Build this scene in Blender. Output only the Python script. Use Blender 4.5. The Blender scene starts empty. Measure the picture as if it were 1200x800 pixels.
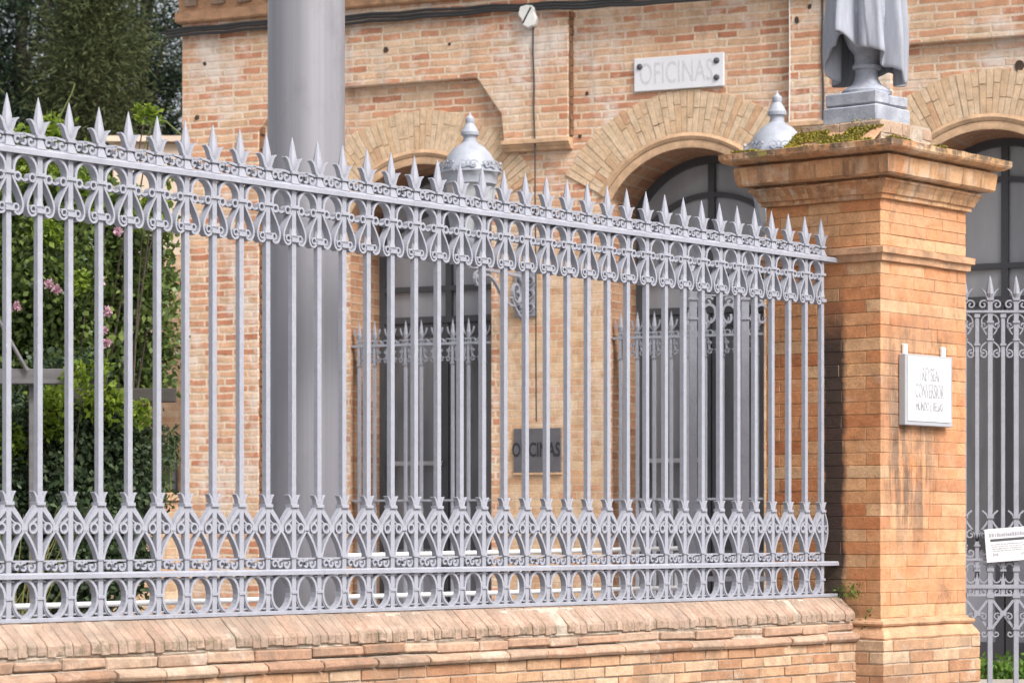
import bpy, bmesh, math, random
import numpy as np
from mathutils import Vector, noise

random.seed(7)
R = math.radians
sc = bpy.context.scene
COL = sc.collection
FPX, HOR, EYE = 3265.0, 622.0, 1.6          # focal length in photo pixels, horizon row, eye height (m)

# ------------------------------------------------------------------ frames
class Frame:
    """A plan frame (origin, turn about z); local -y looks towards the street."""
    def __init__(s, ox, oy, deg):
        s.ox, s.oy, s.ang = ox, oy, R(deg); s.c, s.s = math.cos(s.ang), math.sin(s.ang)
    def w(s, x, y): return (s.ox + s.c*x - s.s*y, s.oy + s.s*x + s.c*y)
    def px(s, px, ly=0.0):                    # where the sight line of a photo column meets the plane y = ly
        k = (px-600)/FPX
        return (k*(s.oy + s.c*ly) - s.ox + s.s*ly)/(s.c - k*s.s)
    def z(s, py, lx, ly=0.0): return EYE + (HOR-py)/FPX*s.w(lx, ly)[1]
    def pt(s, px, py, ly=0.0):
        lx = s.px(px, ly); return lx, s.z(py, lx, ly)
FEN = Frame(-1.904, 10.5, 50.1)               # fence line
FAC = Frame(0.0, 23.0, -24.7)                 # building front
WLD = Frame(0.0, 0.0, 0.0)

# ------------------------------------------------------------------ nodes
def N(nt, typ, ins=None, **at):
    n = nt.nodes.new(typ)
    for k, v in at.items(): setattr(n, k, v)
    for k, v in (ins or {}).items():
        s = n.inputs[k]
        if isinstance(v, bpy.types.NodeSocket): nt.links.new(v, s)
        elif isinstance(v, (tuple, list)) and len(v) == 3 and s.type == 'RGBA': s.default_value = (*v, 1)
        else: s.default_value = v
    return n
def ramp(nt, fac, stops, interp='LINEAR'):
    n = nt.nodes.new('ShaderNodeValToRGB'); n.color_ramp.interpolation = interp
    e = n.color_ramp.elements
    while len(e) < len(stops): e.new(0.5)
    for el, (p, c) in zip(e, stops):
        el.position = p; el.color = (*c, 1) if isinstance(c, (tuple, list)) else (c, c, c, 1)
    nt.links.new(fac, n.inputs[0]); return n.outputs[0]
def mix(nt, fac, a, b, blend='MIX'):
    n = nt.nodes.new('ShaderNodeMix'); n.data_type = 'RGBA'; n.blend_type = blend
    for idx, v in ((0, fac), (6, a), (7, b)):
        s = n.inputs[idx]
        if isinstance(v, bpy.types.NodeSocket): nt.links.new(v, s)
        elif isinstance(v, (tuple, list)): s.default_value = (*v, 1)
        else: s.default_value = v
    return n.outputs[2]
def mth(nt, op, a, b=None, clamp=False):
    n = nt.nodes.new('ShaderNodeMath'); n.operation = op; n.use_clamp = clamp
    for i, v in enumerate((a, b)):
        if v is None: continue
        if isinstance(v, bpy.types.NodeSocket): nt.links.new(v, n.inputs[i])
        else: n.inputs[i].default_value = v
    return n.outputs[0]
def noi(nt, vec, scale, detail=4, rough=.55, out=0):
    return N(nt, 'ShaderNodeTexNoise', {'Vector': vec, 'Scale': scale, 'Detail': detail, 'Roughness': rough}).outputs[out]
def vmul(nt, vec, xyz):
    return N(nt, 'ShaderNodeVectorMath', {0: vec, 1: xyz}, operation='MULTIPLY').outputs[0]
def newmat(name):
    m = bpy.data.materials.new(name); m.use_nodes = True
    nt = m.node_tree; nt.nodes.clear()
    out = nt.nodes.new('ShaderNodeOutputMaterial'); b = nt.nodes.new('ShaderNodeBsdfPrincipled')
    nt.links.new(b.outputs[0], out.inputs[0]); return m, nt, b
def setb(nt, b, col=None, rough=None, metal=None, normal=None, spec=None):
    for k, v in (('Base Color', col), ('Roughness', rough), ('Metallic', metal), ('Normal', normal), ('Specular IOR Level', spec)):
        if v is None: continue
        if isinstance(v, bpy.types.NodeSocket): nt.links.new(v, b.inputs[k])
        else: b.inputs[k].default_value = (*v, 1) if isinstance(v, tuple) else v
def bump(nt, h, strength, dist):
    return N(nt, 'ShaderNodeBump', {'Height': h, 'Strength': strength, 'Distance': dist}).outputs[0]

def brick_mat(name, stops, mortar, bw, rh, ms, patch=None, patch_amt=.0, patch_scale=1.2, grime=.25, off=.5,
              wob=.006, stain=None, mort_keep=1.0, bmp=.7, smudge=0.0):
    m, nt, b = newmat(name)
    tc = N(nt, 'ShaderNodeTexCoord'); uv = tc.outputs['UV']; ob = tc.outputs['Object']
    wv = N(nt, 'ShaderNodeVectorMath', {0: noi(nt, uv, 7, 3, .6, 1), 1: (.5, .5, .5)}, operation='SUBTRACT').outputs[0]
    wv = N(nt, 'ShaderNodeVectorMath', {0: wv, 'Scale': wob*2.2}, operation='SCALE').outputs[0]
    uvd = N(nt, 'ShaderNodeVectorMath', {0: uv, 1: wv}, operation='ADD').outputs[0]
    br = N(nt, 'ShaderNodeTexBrick', {'Vector': uvd, 'Color1': (0, 0, 0), 'Color2': (1, 1, 1), 'Mortar': (.5, .5, .5), 'Scale': 1.0,
            'Mortar Size': ms, 'Mortar Smooth': .35, 'Bias': 0.0, 'Brick Width': bw, 'Row Height': rh}, offset=off, offset_frequency=2, squash=.62, squash_frequency=3)
    c = ramp(nt, br.outputs['Color'], stops)
    fine = noi(nt, uv, 55, 5, .65); med = noi(nt, uv, 9, 4, .6); big = noi(nt, ob, patch_scale, 5, .62)
    c = mix(nt, 1.0, c, ramp(nt, med, [(.25, .72), (.5, 1.0), (.8, 1.22)]), 'MULTIPLY')
    c = mix(nt, 1.0, c, ramp(nt, fine, [(.3, .86), (.7, 1.12)]), 'MULTIPLY')
    mo = mix(nt, 1.0, mortar, ramp(nt, fine, [(.3, .75), (.7, 1.15)]), 'MULTIPLY')
    mk = mth(nt, 'MULTIPLY', br.outputs['Fac'], ramp(nt, noi(nt, uv, 3.1, 4), [(.3, mort_keep*.55), (.62, mort_keep)]))
    c = mix(nt, mk, c, mo)
    if patch:
        pm = ramp(nt, mth(nt, 'ADD', mth(nt, 'MULTIPLY', med, .35), mth(nt, 'MULTIPLY', big, .75)), [(.56, 0.0), (.68, patch_amt)])
        c = mix(nt, pm, c, patch)
    if smudge:                                    # weathered areas where the courses run together, warm or dull
        s1 = noi(nt, N(nt, 'ShaderNodeVectorMath', {0: ob, 1: (13.7, 4.1, 8.3)}, operation='ADD').outputs[0], 2.1, 6, .68)
        c = mix(nt, ramp(nt, s1, [(.50, 0.0), (.66, smudge)]), c, (.46, .27, .16))
        s2 = noi(nt, N(nt, 'ShaderNodeVectorMath', {0: ob, 1: (3.1, 9.4, 21.3)}, operation='ADD').outputs[0], 4.5, 6, .7)
        c = mix(nt, ramp(nt, s2, [(.58, 0.0), (.70, smudge)]), c, (.30, .21, .15))
    if grime:
        gv = vmul(nt, ob, (3.2, 3.2, .55))
        gm = ramp(nt, noi(nt, gv, 1.6, 6, .7), [(.52, 0.0), (.75, grime)])
        c = mix(nt, gm, c, (.11, .085, .065))
    if stain: c = stain(nt, c, tc, med, fine)
    h = mth(nt, 'ADD', mth(nt, 'MULTIPLY', br.outputs['Fac'], -1.0), mth(nt, 'MULTIPLY', fine, .5))
    h = mth(nt, 'ADD', h, mth(nt, 'MULTIPLY', med, .6))
    setb(nt, b, c, .9, normal=bump(nt, h, bmp, .008), spec=.15)
    return m

def plain(name, col, rough=.6, metal=0.0, var=.12, scale=6.0, bmp=.15, dist=.003, stretch=(1, 1, 1), dirt=None, dirt_amt=.3, spec=.4):
    m, nt, b = newmat(name)
    ob = N(nt, 'ShaderNodeTexCoord').outputs['Object']; v = vmul(nt, ob, stretch)
    n1 = noi(nt, v, scale, 5, .6); n2 = noi(nt, v, scale*7, 4, .6)
    c = mix(nt, 1.0, col, ramp(nt, n1, [(.25, 1-var), (.75, 1+var)]), 'MULTIPLY')
    c = mix(nt, 1.0, c, ramp(nt, n2, [(.25, 1-var*.5), (.75, 1+var*.5)]), 'MULTIPLY')
    if dirt:
        c = mix(nt, ramp(nt, noi(nt, v, scale*.6, 7, .7), [(.5, 0.0), (.72, dirt_amt)]), c, dirt)
    setb(nt, b, c, ramp(nt, n1, [(.2, max(rough-.08, .02)), (.8, min(rough+.1, 1))]), metal, bump(nt, n2, bmp, dist), spec)
    return m

def island_brick(name, stops, dirt=(.16, .13, .10), dirt_amt=.55, bmp=.8, stain=None, pale=.5, flat=None):
    m, nt, b = newmat(name)
    tc = N(nt, 'ShaderNodeTexCoord'); ob = tc.outputs['Object']
    rnd = N(nt, 'ShaderNodeNewGeometry').outputs['Random Per Island']
    c = ramp(nt, rnd, stops) if not flat else mix(nt, 0.0, flat, flat)
    n1 = noi(nt, ob, 14, 5, .65); n2 = noi(nt, ob, 70, 5, .7); n3 = noi(nt, ob, 2.2, 6, .7)
    c = mix(nt, 1.0, c, ramp(nt, n1, [(.25, .7), (.75, 1.2)]), 'MULTIPLY')
    c = mix(nt, 1.0, c, ramp(nt, n2, [(.3, .8), (.7, 1.12)]), 'MULTIPLY')
    c = mix(nt, ramp(nt, n3, [(.5, 0.0), (.68, dirt_amt)]), c, dirt)
    c = mix(nt, ramp(nt, noi(nt, ob, 5.3, 5, .7), [(.58, 0.0), (.7, pale)]), c, (.60, .54, .46))
    if stain: c = stain(nt, c, tc, noi(nt, ob, 9, 4, .6), n2)
    setb(nt, b, c, .92, normal=bump(nt, mth(nt, 'ADD', n1, mth(nt, 'MULTIPLY', n2, .6)), bmp, .008), spec=.12)
    return m

def leaf_mat(name, stops, transl=.35, rough=.5, spec=.3):
    m, nt, b = newmat(name)
    rnd = N(nt, 'ShaderNodeNewGeometry').outputs['Random Per Island']
    ob = N(nt, 'ShaderNodeTexCoord').outputs['Object']
    f = mth(nt, 'ADD', mth(nt, 'MULTIPLY', rnd, .6), mth(nt, 'MULTIPLY', noi(nt, ob, 2.3, 3), .55))
    c = ramp(nt, mth(nt, 'SUBTRACT', f, .08), stops)
    setb(nt, b, c, rough, spec=spec)
    tr = N(nt, 'ShaderNodeBsdfTranslucent', {'Color': c})
    ms = N(nt, 'ShaderNodeMixShader', {0: transl, 1: b.outputs[0], 2: tr.outputs[0]})
    nt.links.new(ms.outputs[0], nt.nodes['Material Output'].inputs[0])
    return m

# ------------------------------------------------------------------ materials
CREAM = (.62, .47, .33)
FSTOPS = [(0, (.43, .18, .105)), (.16, (.52, .245, .15)), (.4, (.575, .315, .195)), (.65, (.61, .385, .25)), (.88, (.63, .445, .305)), (1, (.52, .335, .21))]
PSTOPS = [(0, (.45, .165, .07)), (.2, (.535, .225, .10)), (.6, (.575, .275, .13)), (.88, (.60, .325, .165)), (1, (.62, .385, .22))]
M = {}
M['brick'] = brick_mat('old facade brick', FSTOPS, (.68, .56, .43), .29, .0635, .0115, patch=(.65, .58, .52), patch_amt=.85, patch_scale=1.7, grime=.38, wob=.013, smudge=.42)
M['brick_rubbed'] = brick_mat('rubbed facade brick', [(0, (.52, .31, .18)), (.4, (.57, .37, .23)), (.75, (.60, .43, .28)), (1, (.52, .28, .17))],
                              (.58, .44, .31), .27, .062, .006, patch=(.63, .54, .45), patch_amt=.5, grime=.3, bmp=.5, smudge=.3)
M['voussoir'] = brick_mat('arch voussoir brick', [(0, (.53, .33, .20)), (.35, (.58, .40, .26)), (.7, (.61, .45, .31)), (1, (.56, .36, .22))],
                          (.62, .50, .37), .33, .05, .003, patch=(.64, .56, .48), patch_amt=.5, grime=.25, smudge=.25, off=0.0, bmp=.4, wob=.004)
M['brick_mould'] = plain('moulded brick', (.53, .35, .22), .9, var=.25, scale=8, bmp=.5, dist=.006, dirt=(.20, .15, .11), dirt_amt=.6, spec=.12)
M['pit_dark'] = plain('painted pit shade', (.07, .05, .04), .9, var=.3, scale=20, bmp=.5, spec=.1)
M['groove_shade'] = plain('painted groove shade', (.20, .115, .07), .95, var=.3, scale=9, bmp=.6, dist=.006, spec=.1)
M['bed'] = plain('arch joint mortar', (.55, .42, .29), .95, var=.2, scale=12, bmp=.4, spec=.1)
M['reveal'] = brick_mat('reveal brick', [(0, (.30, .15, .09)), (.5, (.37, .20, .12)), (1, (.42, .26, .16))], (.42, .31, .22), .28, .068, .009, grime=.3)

def pillar_stain(nt, c, tc, med, fine):
    sep = N(nt, 'ShaderNodeSeparateXYZ', {0: tc.outputs['Object']}); X, Y, Z = sep.outputs
    nrm = N(nt, 'ShaderNodeSeparateXYZ', {0: tc.outputs['Normal']})
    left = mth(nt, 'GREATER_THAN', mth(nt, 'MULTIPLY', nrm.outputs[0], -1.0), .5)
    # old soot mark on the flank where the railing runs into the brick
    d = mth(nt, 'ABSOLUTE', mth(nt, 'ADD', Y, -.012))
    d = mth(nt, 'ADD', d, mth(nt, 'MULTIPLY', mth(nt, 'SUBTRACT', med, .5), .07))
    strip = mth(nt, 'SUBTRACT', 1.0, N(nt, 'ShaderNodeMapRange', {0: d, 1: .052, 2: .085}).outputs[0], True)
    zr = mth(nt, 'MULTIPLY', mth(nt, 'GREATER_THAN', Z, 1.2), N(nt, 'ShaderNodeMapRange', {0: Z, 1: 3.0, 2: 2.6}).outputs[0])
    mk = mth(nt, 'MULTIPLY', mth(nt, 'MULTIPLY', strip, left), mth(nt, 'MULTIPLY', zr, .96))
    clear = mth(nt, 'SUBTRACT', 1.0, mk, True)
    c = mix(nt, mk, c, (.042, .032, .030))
    # dark run-off streaks on the street face
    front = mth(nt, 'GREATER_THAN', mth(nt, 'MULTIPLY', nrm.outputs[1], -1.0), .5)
    sv = vmul(nt, tc.outputs['Object'], (15, 15, 1.7))
    st = ramp(nt, noi(nt, sv, 1.0, 6, .7), [(.42, 0.0), (.55, 1.0)])
    xr = mth(nt, 'MULTIPLY', N(nt, 'ShaderNodeMapRange', {0: X, 1: -.05, 2: .12}).outputs[0], N(nt, 'ShaderNodeMapRange', {0: X, 1: .66, 2: .42}).outputs[0])
    zz = mth(nt, 'MULTIPLY', N(nt, 'ShaderNodeMapRange', {0: Z, 1: 1.42, 2: 1.74}).outputs[0], N(nt, 'ShaderNodeMapRange', {0: Z, 1: 2.95, 2: 2.3}).outputs[0])
    mk = mth(nt, 'MULTIPLY', mth(nt, 'MULTIPLY', st, front), mth(nt, 'MULTIPLY', mth(nt, 'MULTIPLY', xr, zz), .88))
    c = mix(nt, mk, c, (.075, .055, .045))
    # street face is mixed paler than the flank
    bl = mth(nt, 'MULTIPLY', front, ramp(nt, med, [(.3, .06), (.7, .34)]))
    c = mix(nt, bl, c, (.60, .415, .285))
    # old soot and damp blotches over the whole street face, thicker under the mouldings
    bz = noi(nt, vmul(nt, tc.outputs['Object'], (5, 5, 3)), 1.0, 7, .74)
    c = mix(nt, mth(nt, 'MULTIPLY', front, ramp(nt, bz, [(.55, 0.0), (.68, .62)])), c, (.17, .115, .08))
    c = mix(nt, mth(nt, 'MULTIPLY', clear, ramp(nt, noi(nt, vmul(nt, tc.outputs['Object'], (3.3, 3.3, 4)), 1.0, 5, .65), [(.54, 0.0), (.68, .5)])), c, (.47, .17, .07))
    lo = mth(nt, 'MULTIPLY', left, N(nt, 'ShaderNodeMapRange', {0: Z, 1: 1.5, 2: 1.05}).outputs[0])
    return mix(nt, mth(nt, 'MULTIPLY', lo, ramp(nt, med, [(.35, .2), (.65, .75)])), c, (.15, .12, .08))
M['pillar'] = brick_mat('pillar brick', PSTOPS, (.36, .22, .13), .31, .0665, .0055, patch=(.62, .50, .38), patch_amt=.35, patch_scale=2.2, grime=.28,
                        stain=pillar_stain, wob=.004)
M['pillar_plain'] = brick_mat('orange planter brick', PSTOPS, (.42, .29, .18), .26, .065, .008, grime=.35)
M['pillar_brick'] = island_brick('laid pillar brick', PSTOPS, dirt=(.26, .14, .08), dirt_amt=.35, stain=pillar_stain, pale=.25, bmp=.9)
M['pillar_mortar'] = island_brick('pillar mortar', PSTOPS, dirt=(.16, .11, .08), dirt_amt=.5, stain=pillar_stain, pale=.15, flat=(.42, .24, .12))
M['plinth_brick'] = island_brick('laid plinth brick', [(0, (.38, .20, .115)), (.3, (.46, .265, .155)), (.65, (.50, .32, .20)), (1, (.53, .38, .26))], dirt=(.20, .15, .11), dirt_amt=.6)
M['arch_brick'] = island_brick('radial arch brick', [(0, (.55, .33, .20)), (.3, (.60, .42, .27)), (.7, (.64, .49, .345)), (1, (.62, .45, .30))], dirt=(.45, .30, .19), dirt_amt=.35, pale=.5, bmp=.6)
M['plinth'] = brick_mat('plinth brick', [(0, (.44, .25, .16)), (.3, (.52, .32, .20)), (.6, (.55, .37, .25)), (1, (.58, .44, .32))], (.40, .30, .22), .23, .055, .0075,
                        patch=(.60, .52, .44), patch_amt=.5, patch_scale=2.5, grime=.5, smudge=.3)
M['cap_brick'] = island_brick('coping brick', [(0, (.36, .225, .15)), (.3, (.43, .29, .20)), (.6, (.46, .335, .25)), (1, (.40, .28, .205))], dirt=(.20, .16, .13), dirt_amt=.75, pale=.35, bmp=1.0)
def foot_grime(nt, c, tc, med, fine):
    Y = N(nt, 'ShaderNodeSeparateXYZ', {0: tc.outputs['Object']}).outputs[1]
    g1 = mth(nt, 'MULTIPLY', N(nt, 'ShaderNodeMapRange', {0: Y, 1: -.085, 2: -.03}).outputs[0], ramp(nt, med, [(.3, .15), (.65, .8)]))
    c = mix(nt, mth(nt, 'MULTIPLY', g1, .75), c, (.20, .165, .13))
    lip = mth(nt, 'MULTIPLY', N(nt, 'ShaderNodeMapRange', {0: Y, 1: -.120, 2: -.132}).outputs[0], ramp(nt, noi(nt, tc.outputs['Object'], 26, 5, .7), [(.48, 0.0), (.62, .75)]))
    return mix(nt, lip, c, (.16, .13, .085))
M['coping_brick'] = island_brick('weathered coping brick', [(0, (.36, .24, .18)), (.4, (.39, .275, .21)), (.8, (.41, .30, .235)), (1, (.375, .26, .20))], dirt=(.24, .19, .155), dirt_amt=.75, pale=.35, bmp=1.0, stain=foot_grime)
M['ledge_brick'] = island_brick('eroded ledge brick', [(0, (.33, .195, .13)), (.4, (.42, .265, .185)), (.8, (.47, .34, .25)), (1, (.30, .19, .135))], dirt_amt=.7)
M['mortar'] = plain('lime mortar', (.46, .39, .32), .95, var=.3, scale=18, bmp=.9, dist=.01, dirt=(.15, .12, .09), dirt_amt=.6, spec=.1)
M['stack_mould'] = plain('pillar moulding brick', (.47, .275, .165), .92, var=.3, scale=9, bmp=.7, dist=.007, dirt=(.15, .12, .085), dirt_amt=.75, spec=.1)
def lip_lichen(nt, c, tc, med, fine):
    Z = N(nt, 'ShaderNodeSeparateXYZ', {0: tc.outputs['Object']}).outputs[2]
    n = noi(nt, tc.outputs['Object'], 11, 6, .72)
    k = mth(nt, 'MULTIPLY', N(nt, 'ShaderNodeMapRange', {0: Z, 1: 3.592, 2: 3.612}).outputs[0], ramp(nt, n, [(.42, 0.0), (.56, .85)]))
    c = mix(nt, k, c, (.085, .075, .055))
    k2 = mth(nt, 'MULTIPLY', N(nt, 'ShaderNodeMapRange', {0: Z, 1: 3.60, 2: 3.615}).outputs[0], ramp(nt, noi(nt, tc.outputs['Object'], 7.3, 6, .7), [(.60, 0.0), (.66, .8)]))
    c = mix(nt, k2, c, (.36, .30, .06))
    st = ramp(nt, noi(nt, vmul(nt, tc.outputs['Object'], (14, 14, 2.5)), 1.0, 6, .7), [(.50, 0.0), (.66, .6)])
    return mix(nt, st, c, (.16, .10, .065))
M['cornice_brick'] = brick_mat('cornice brick', [(0, (.45, .21, .10)), (.4, (.54, .29, .145)), (.75, (.58, .36, .20)), (1, (.42, .19, .09))], (.33, .22, .14), .29, 1.0, .004, patch=(.58, .48, .38),
                             patch_amt=.6, patch_scale=4.5, grime=.75, off=0.0, bmp=.9, smudge=.5, stain=lip_lichen)
def iron_mat(name, col, rust=.35):
    m, nt, b = newmat(name)
    ob = N(nt, 'ShaderNodeTexCoord').outputs['Object']
    n1 = noi(nt, ob, 7, 5, .65); n2 = noi(nt, ob, 60, 5, .65); n3 = noi(nt, vmul(nt, ob, (26, 26, 7)), 1.0, 6, .72)
    c = mix(nt, 1.0, col, ramp(nt, n1, [(.25, .86), (.75, 1.12)]), 'MULTIPLY')
    c = mix(nt, 1.0, c, ramp(nt, n2, [(.25, .90), (.75, 1.07)]), 'MULTIPLY')
    c = mix(nt, ramp(nt, n3, [(.56, 0.0), (.74, .55)]), c, tuple(v*.55 for v in col))
    c = mix(nt, ramp(nt, noi(nt, ob, 33, 6, .75), [(.64, 0.0), (.74, rust)]), c, (.16, .085, .045))
    setb(nt, b, c, ramp(nt, n1, [(.2, .48), (.8, .66)]), normal=bump(nt, mth(nt, 'ADD', n2, mth(nt, 'MULTIPLY', n1, .6)), .35, .0025), spec=.35)
    return m
M['iron'] = iron_mat('grey iron paint', (.30, .305, .35))
M['iron_far'] = iron_mat('grey gate paint', (.275, .28, .32), .3)
def steel_mat():
    m, nt, b = newmat('galvanised column paint')
    ob = N(nt, 'ShaderNodeTexCoord').outputs['Object']
    n1 = noi(nt, vmul(nt, ob, (9, 9, .10)), 1.0, 5, .6); n2 = noi(nt, vmul(nt, ob, (45, 45, .6)), 1.0, 4, .6); n3 = noi(nt, vmul(nt, ob, (3, 3, 1.6)), 1.0, 6, .7)
    c = mix(nt, ramp(nt, n1, [(.3, 0.0), (.7, 1.0)]), (.225, .218, .24), (.29, .286, .312))  # vertical sheen bands put into the column colour
    c = mix(nt, 1.0, c, ramp(nt, n2, [(.25, .92), (.75, 1.07)]), 'MULTIPLY')
    c = mix(nt, ramp(nt, n3, [(.56, 0.0), (.70, .5)]), c, (.17, .16, .17))
    setb(nt, b, c, ramp(nt, n1, [(.3, .30), (.7, .46)]), .2, bump(nt, n2, .05, .002), .45)
    return m
M['steel'] = steel_mat()
M['stone'] = plain('grey weathered cast stone', (.29, .305, .355), .85, var=.28, scale=10, bmp=.5, dist=.004, dirt=(.46, .47, .50), dirt_amt=.7, spec=.15)
M['cloth_stone'] = plain('grey painted drapery', (.31, .325, .375), .7, var=.18, scale=6, stretch=(1.6, 1.6, .3), bmp=.3, dirt=(.17, .18, .20), dirt_amt=.7, spec=.3)
M['lamp'] = plain('pale lantern paint', (.33, .35, .40), .5, var=.14, scale=9, bmp=.1, dirt=(.20, .21, .23), dirt_amt=.45)
M['lamp_glass'] = plain('milky lantern glass', (.42, .43, .44), .2, var=.08, scale=4, bmp=0, dirt=(.33, .33, .34), dirt_amt=.4)
M['marble'] = plain('white marble', (.66, .66, .69), .35, var=.05, scale=5, bmp=.03, dirt=(.54, .54, .57), dirt_amt=.5)
M['engraved'] = plain('faded engraved letters', (.54, .53, .57), .7, var=.15, scale=60, bmp=0)
M['slate'] = plain('dark slate plate', (.10, .095, .105), .5, var=.15, scale=8, bmp=.1)
M['black'] = plain('black paint', (.02, .02, .024), .5, var=.1, bmp=.05)
M['white'] = plain('white acrylic', (.66, .66, .67), .3, var=.02, scale=5, bmp=.0)
M['alu'] = plain('aluminium sign casing', (.36, .365, .39), .4, var=.05, bmp=.03)
M['faint'] = plain('bleached letters', (.36, .36, .385), .6, var=.08, scale=40, bmp=0)
M['print'] = plain('grey print', (.34, .34, .38), .7, bmp=0)
M['frame'] = plain('dark grey joinery paint', (.072, .075, .085), .45, var=.1, bmp=.05)
M['panel'] = plain('blue grey door panel', (.30, .31, .36), .45, var=.06, scale=3, bmp=.03)
M['cable'] = plain('black cable sheath', (.035, .034, .035), .55, var=.2, bmp=.1)
M['plastic'] = plain('off white plastic', (.72, .71, .68), .45, var=.08, bmp=.05)
M['rail'] = plain('white handrail enamel', (.80, .80, .81), .35, var=.03, bmp=.02)
M['wood'] = plain('weathered pergola timber', (.13, .122, .125), .85, var=.25, scale=3, stretch=(1, 8, 8), bmp=.4)
M['wood_dark'] = plain('dark pergola timber', (.055, .048, .042), .85, var=.25, scale=3, stretch=(1, 8, 8), bmp=.4)
M['plaster'] = plain('cream plaster', (.64, .52, .41), .9, var=.10, scale=1.4, bmp=.2, dirt=(.42, .33, .25), dirt_amt=.4, spec=.1)
M['moss'] = leaf_mat('moss', [(0, (.05, .045, .02)), (.35, (.17, .15, .04)), (.6, (.34, .29, .05)), (1, (.50, .38, .04))], .1, .9)
M['bark'] = plain('bark', (.085, .065, .05), .95, var=.4, scale=5, stretch=(4, 4, 1), bmp=.8, dist=.02)
M['stem'] = plain('green stem', (.10, .12, .04), .8, bmp=.1)
M['conifer_dark'] = leaf_mat('dark conifer foliage', [(0, (.006, .012, .008)), (.5, (.018, .032, .019)), (1, (.055, .075, .04))], .15, .7, .12)
M['conifer_olive'] = leaf_mat('olive conifer foliage', [(0, (.026, .036, .015)), (.5, (.060, .074, .031)), (1, (.125, .135, .06))], .2, .7, .12)
M['rose_leaf'] = leaf_mat('rose leaves', [(0, (.030, .052, .016)), (.35, (.075, .12, .030)), (.7, (.145, .20, .05)), (1, (.26, .31, .08))], .35, .42, .4)
M['dark_leaf'] = leaf_mat('dark shrub leaves', [(0, (.013, .024, .013)), (.4, (.036, .060, .028)), (.75, (.08, .115, .05)), (1, (.16, .20, .09))], .25, .5, .3)
M['lime_leaf'] = leaf_mat('lime young leaves', [(0, (.07, .125, .015)), (.5, (.16, .235, .025)), (1, (.30, .36, .05))], .45, .5)
M['hedge_leaf'] = leaf_mat('ground cover leaves', [(0, (.03, .07, .01)), (.5, (.08, .16, .02)), (1, (.15, .26, .04))], .3, .5)
M['petal'] = leaf_mat('pink petals', [(0, (.50, .26, .36)), (.5, (.60, .37, .45)), (1, (.66, .50, .54))], .35, .6)
M['pave'] = plain('street paving', (.22, .21, .20), .85, var=.2, scale=2, bmp=.3)
M['court'] = plain('courtyard paving', (.27, .265, .265), .85, var=.15, scale=1.5, bmp=.3, dirt=(.19, .18, .17), dirt_amt=.5)
M['kerb'] = plain('pale kerb stone', (.40, .36, .31), .9, var=.2, scale=4, bmp=.4)
M['roof'] = plain('roof tiles', (.36, .20, .13), .9, var=.25, scale=3, bmp=.4)

def glass_mat(name, lo, hi):
    m, nt, b = newmat(name)
    ob = N(nt, 'ShaderNodeTexCoord').outputs['Object']
    n = noi(nt, vmul(nt, ob, (2.2, 1, .45)), 1.5, 4, .5)
    c = ramp(nt, n, [(.3, lo), (.7, hi)])
    setb(nt, b, c, .12, spec=.5)
    return m
M['glass'] = glass_mat('grey fanlight glass', (.27, .28, .31), (.44, .45, .48))
M['glass_dark'] = glass_mat('dark door glass', (.10, .105, .115), (.27, .275, .295))

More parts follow.
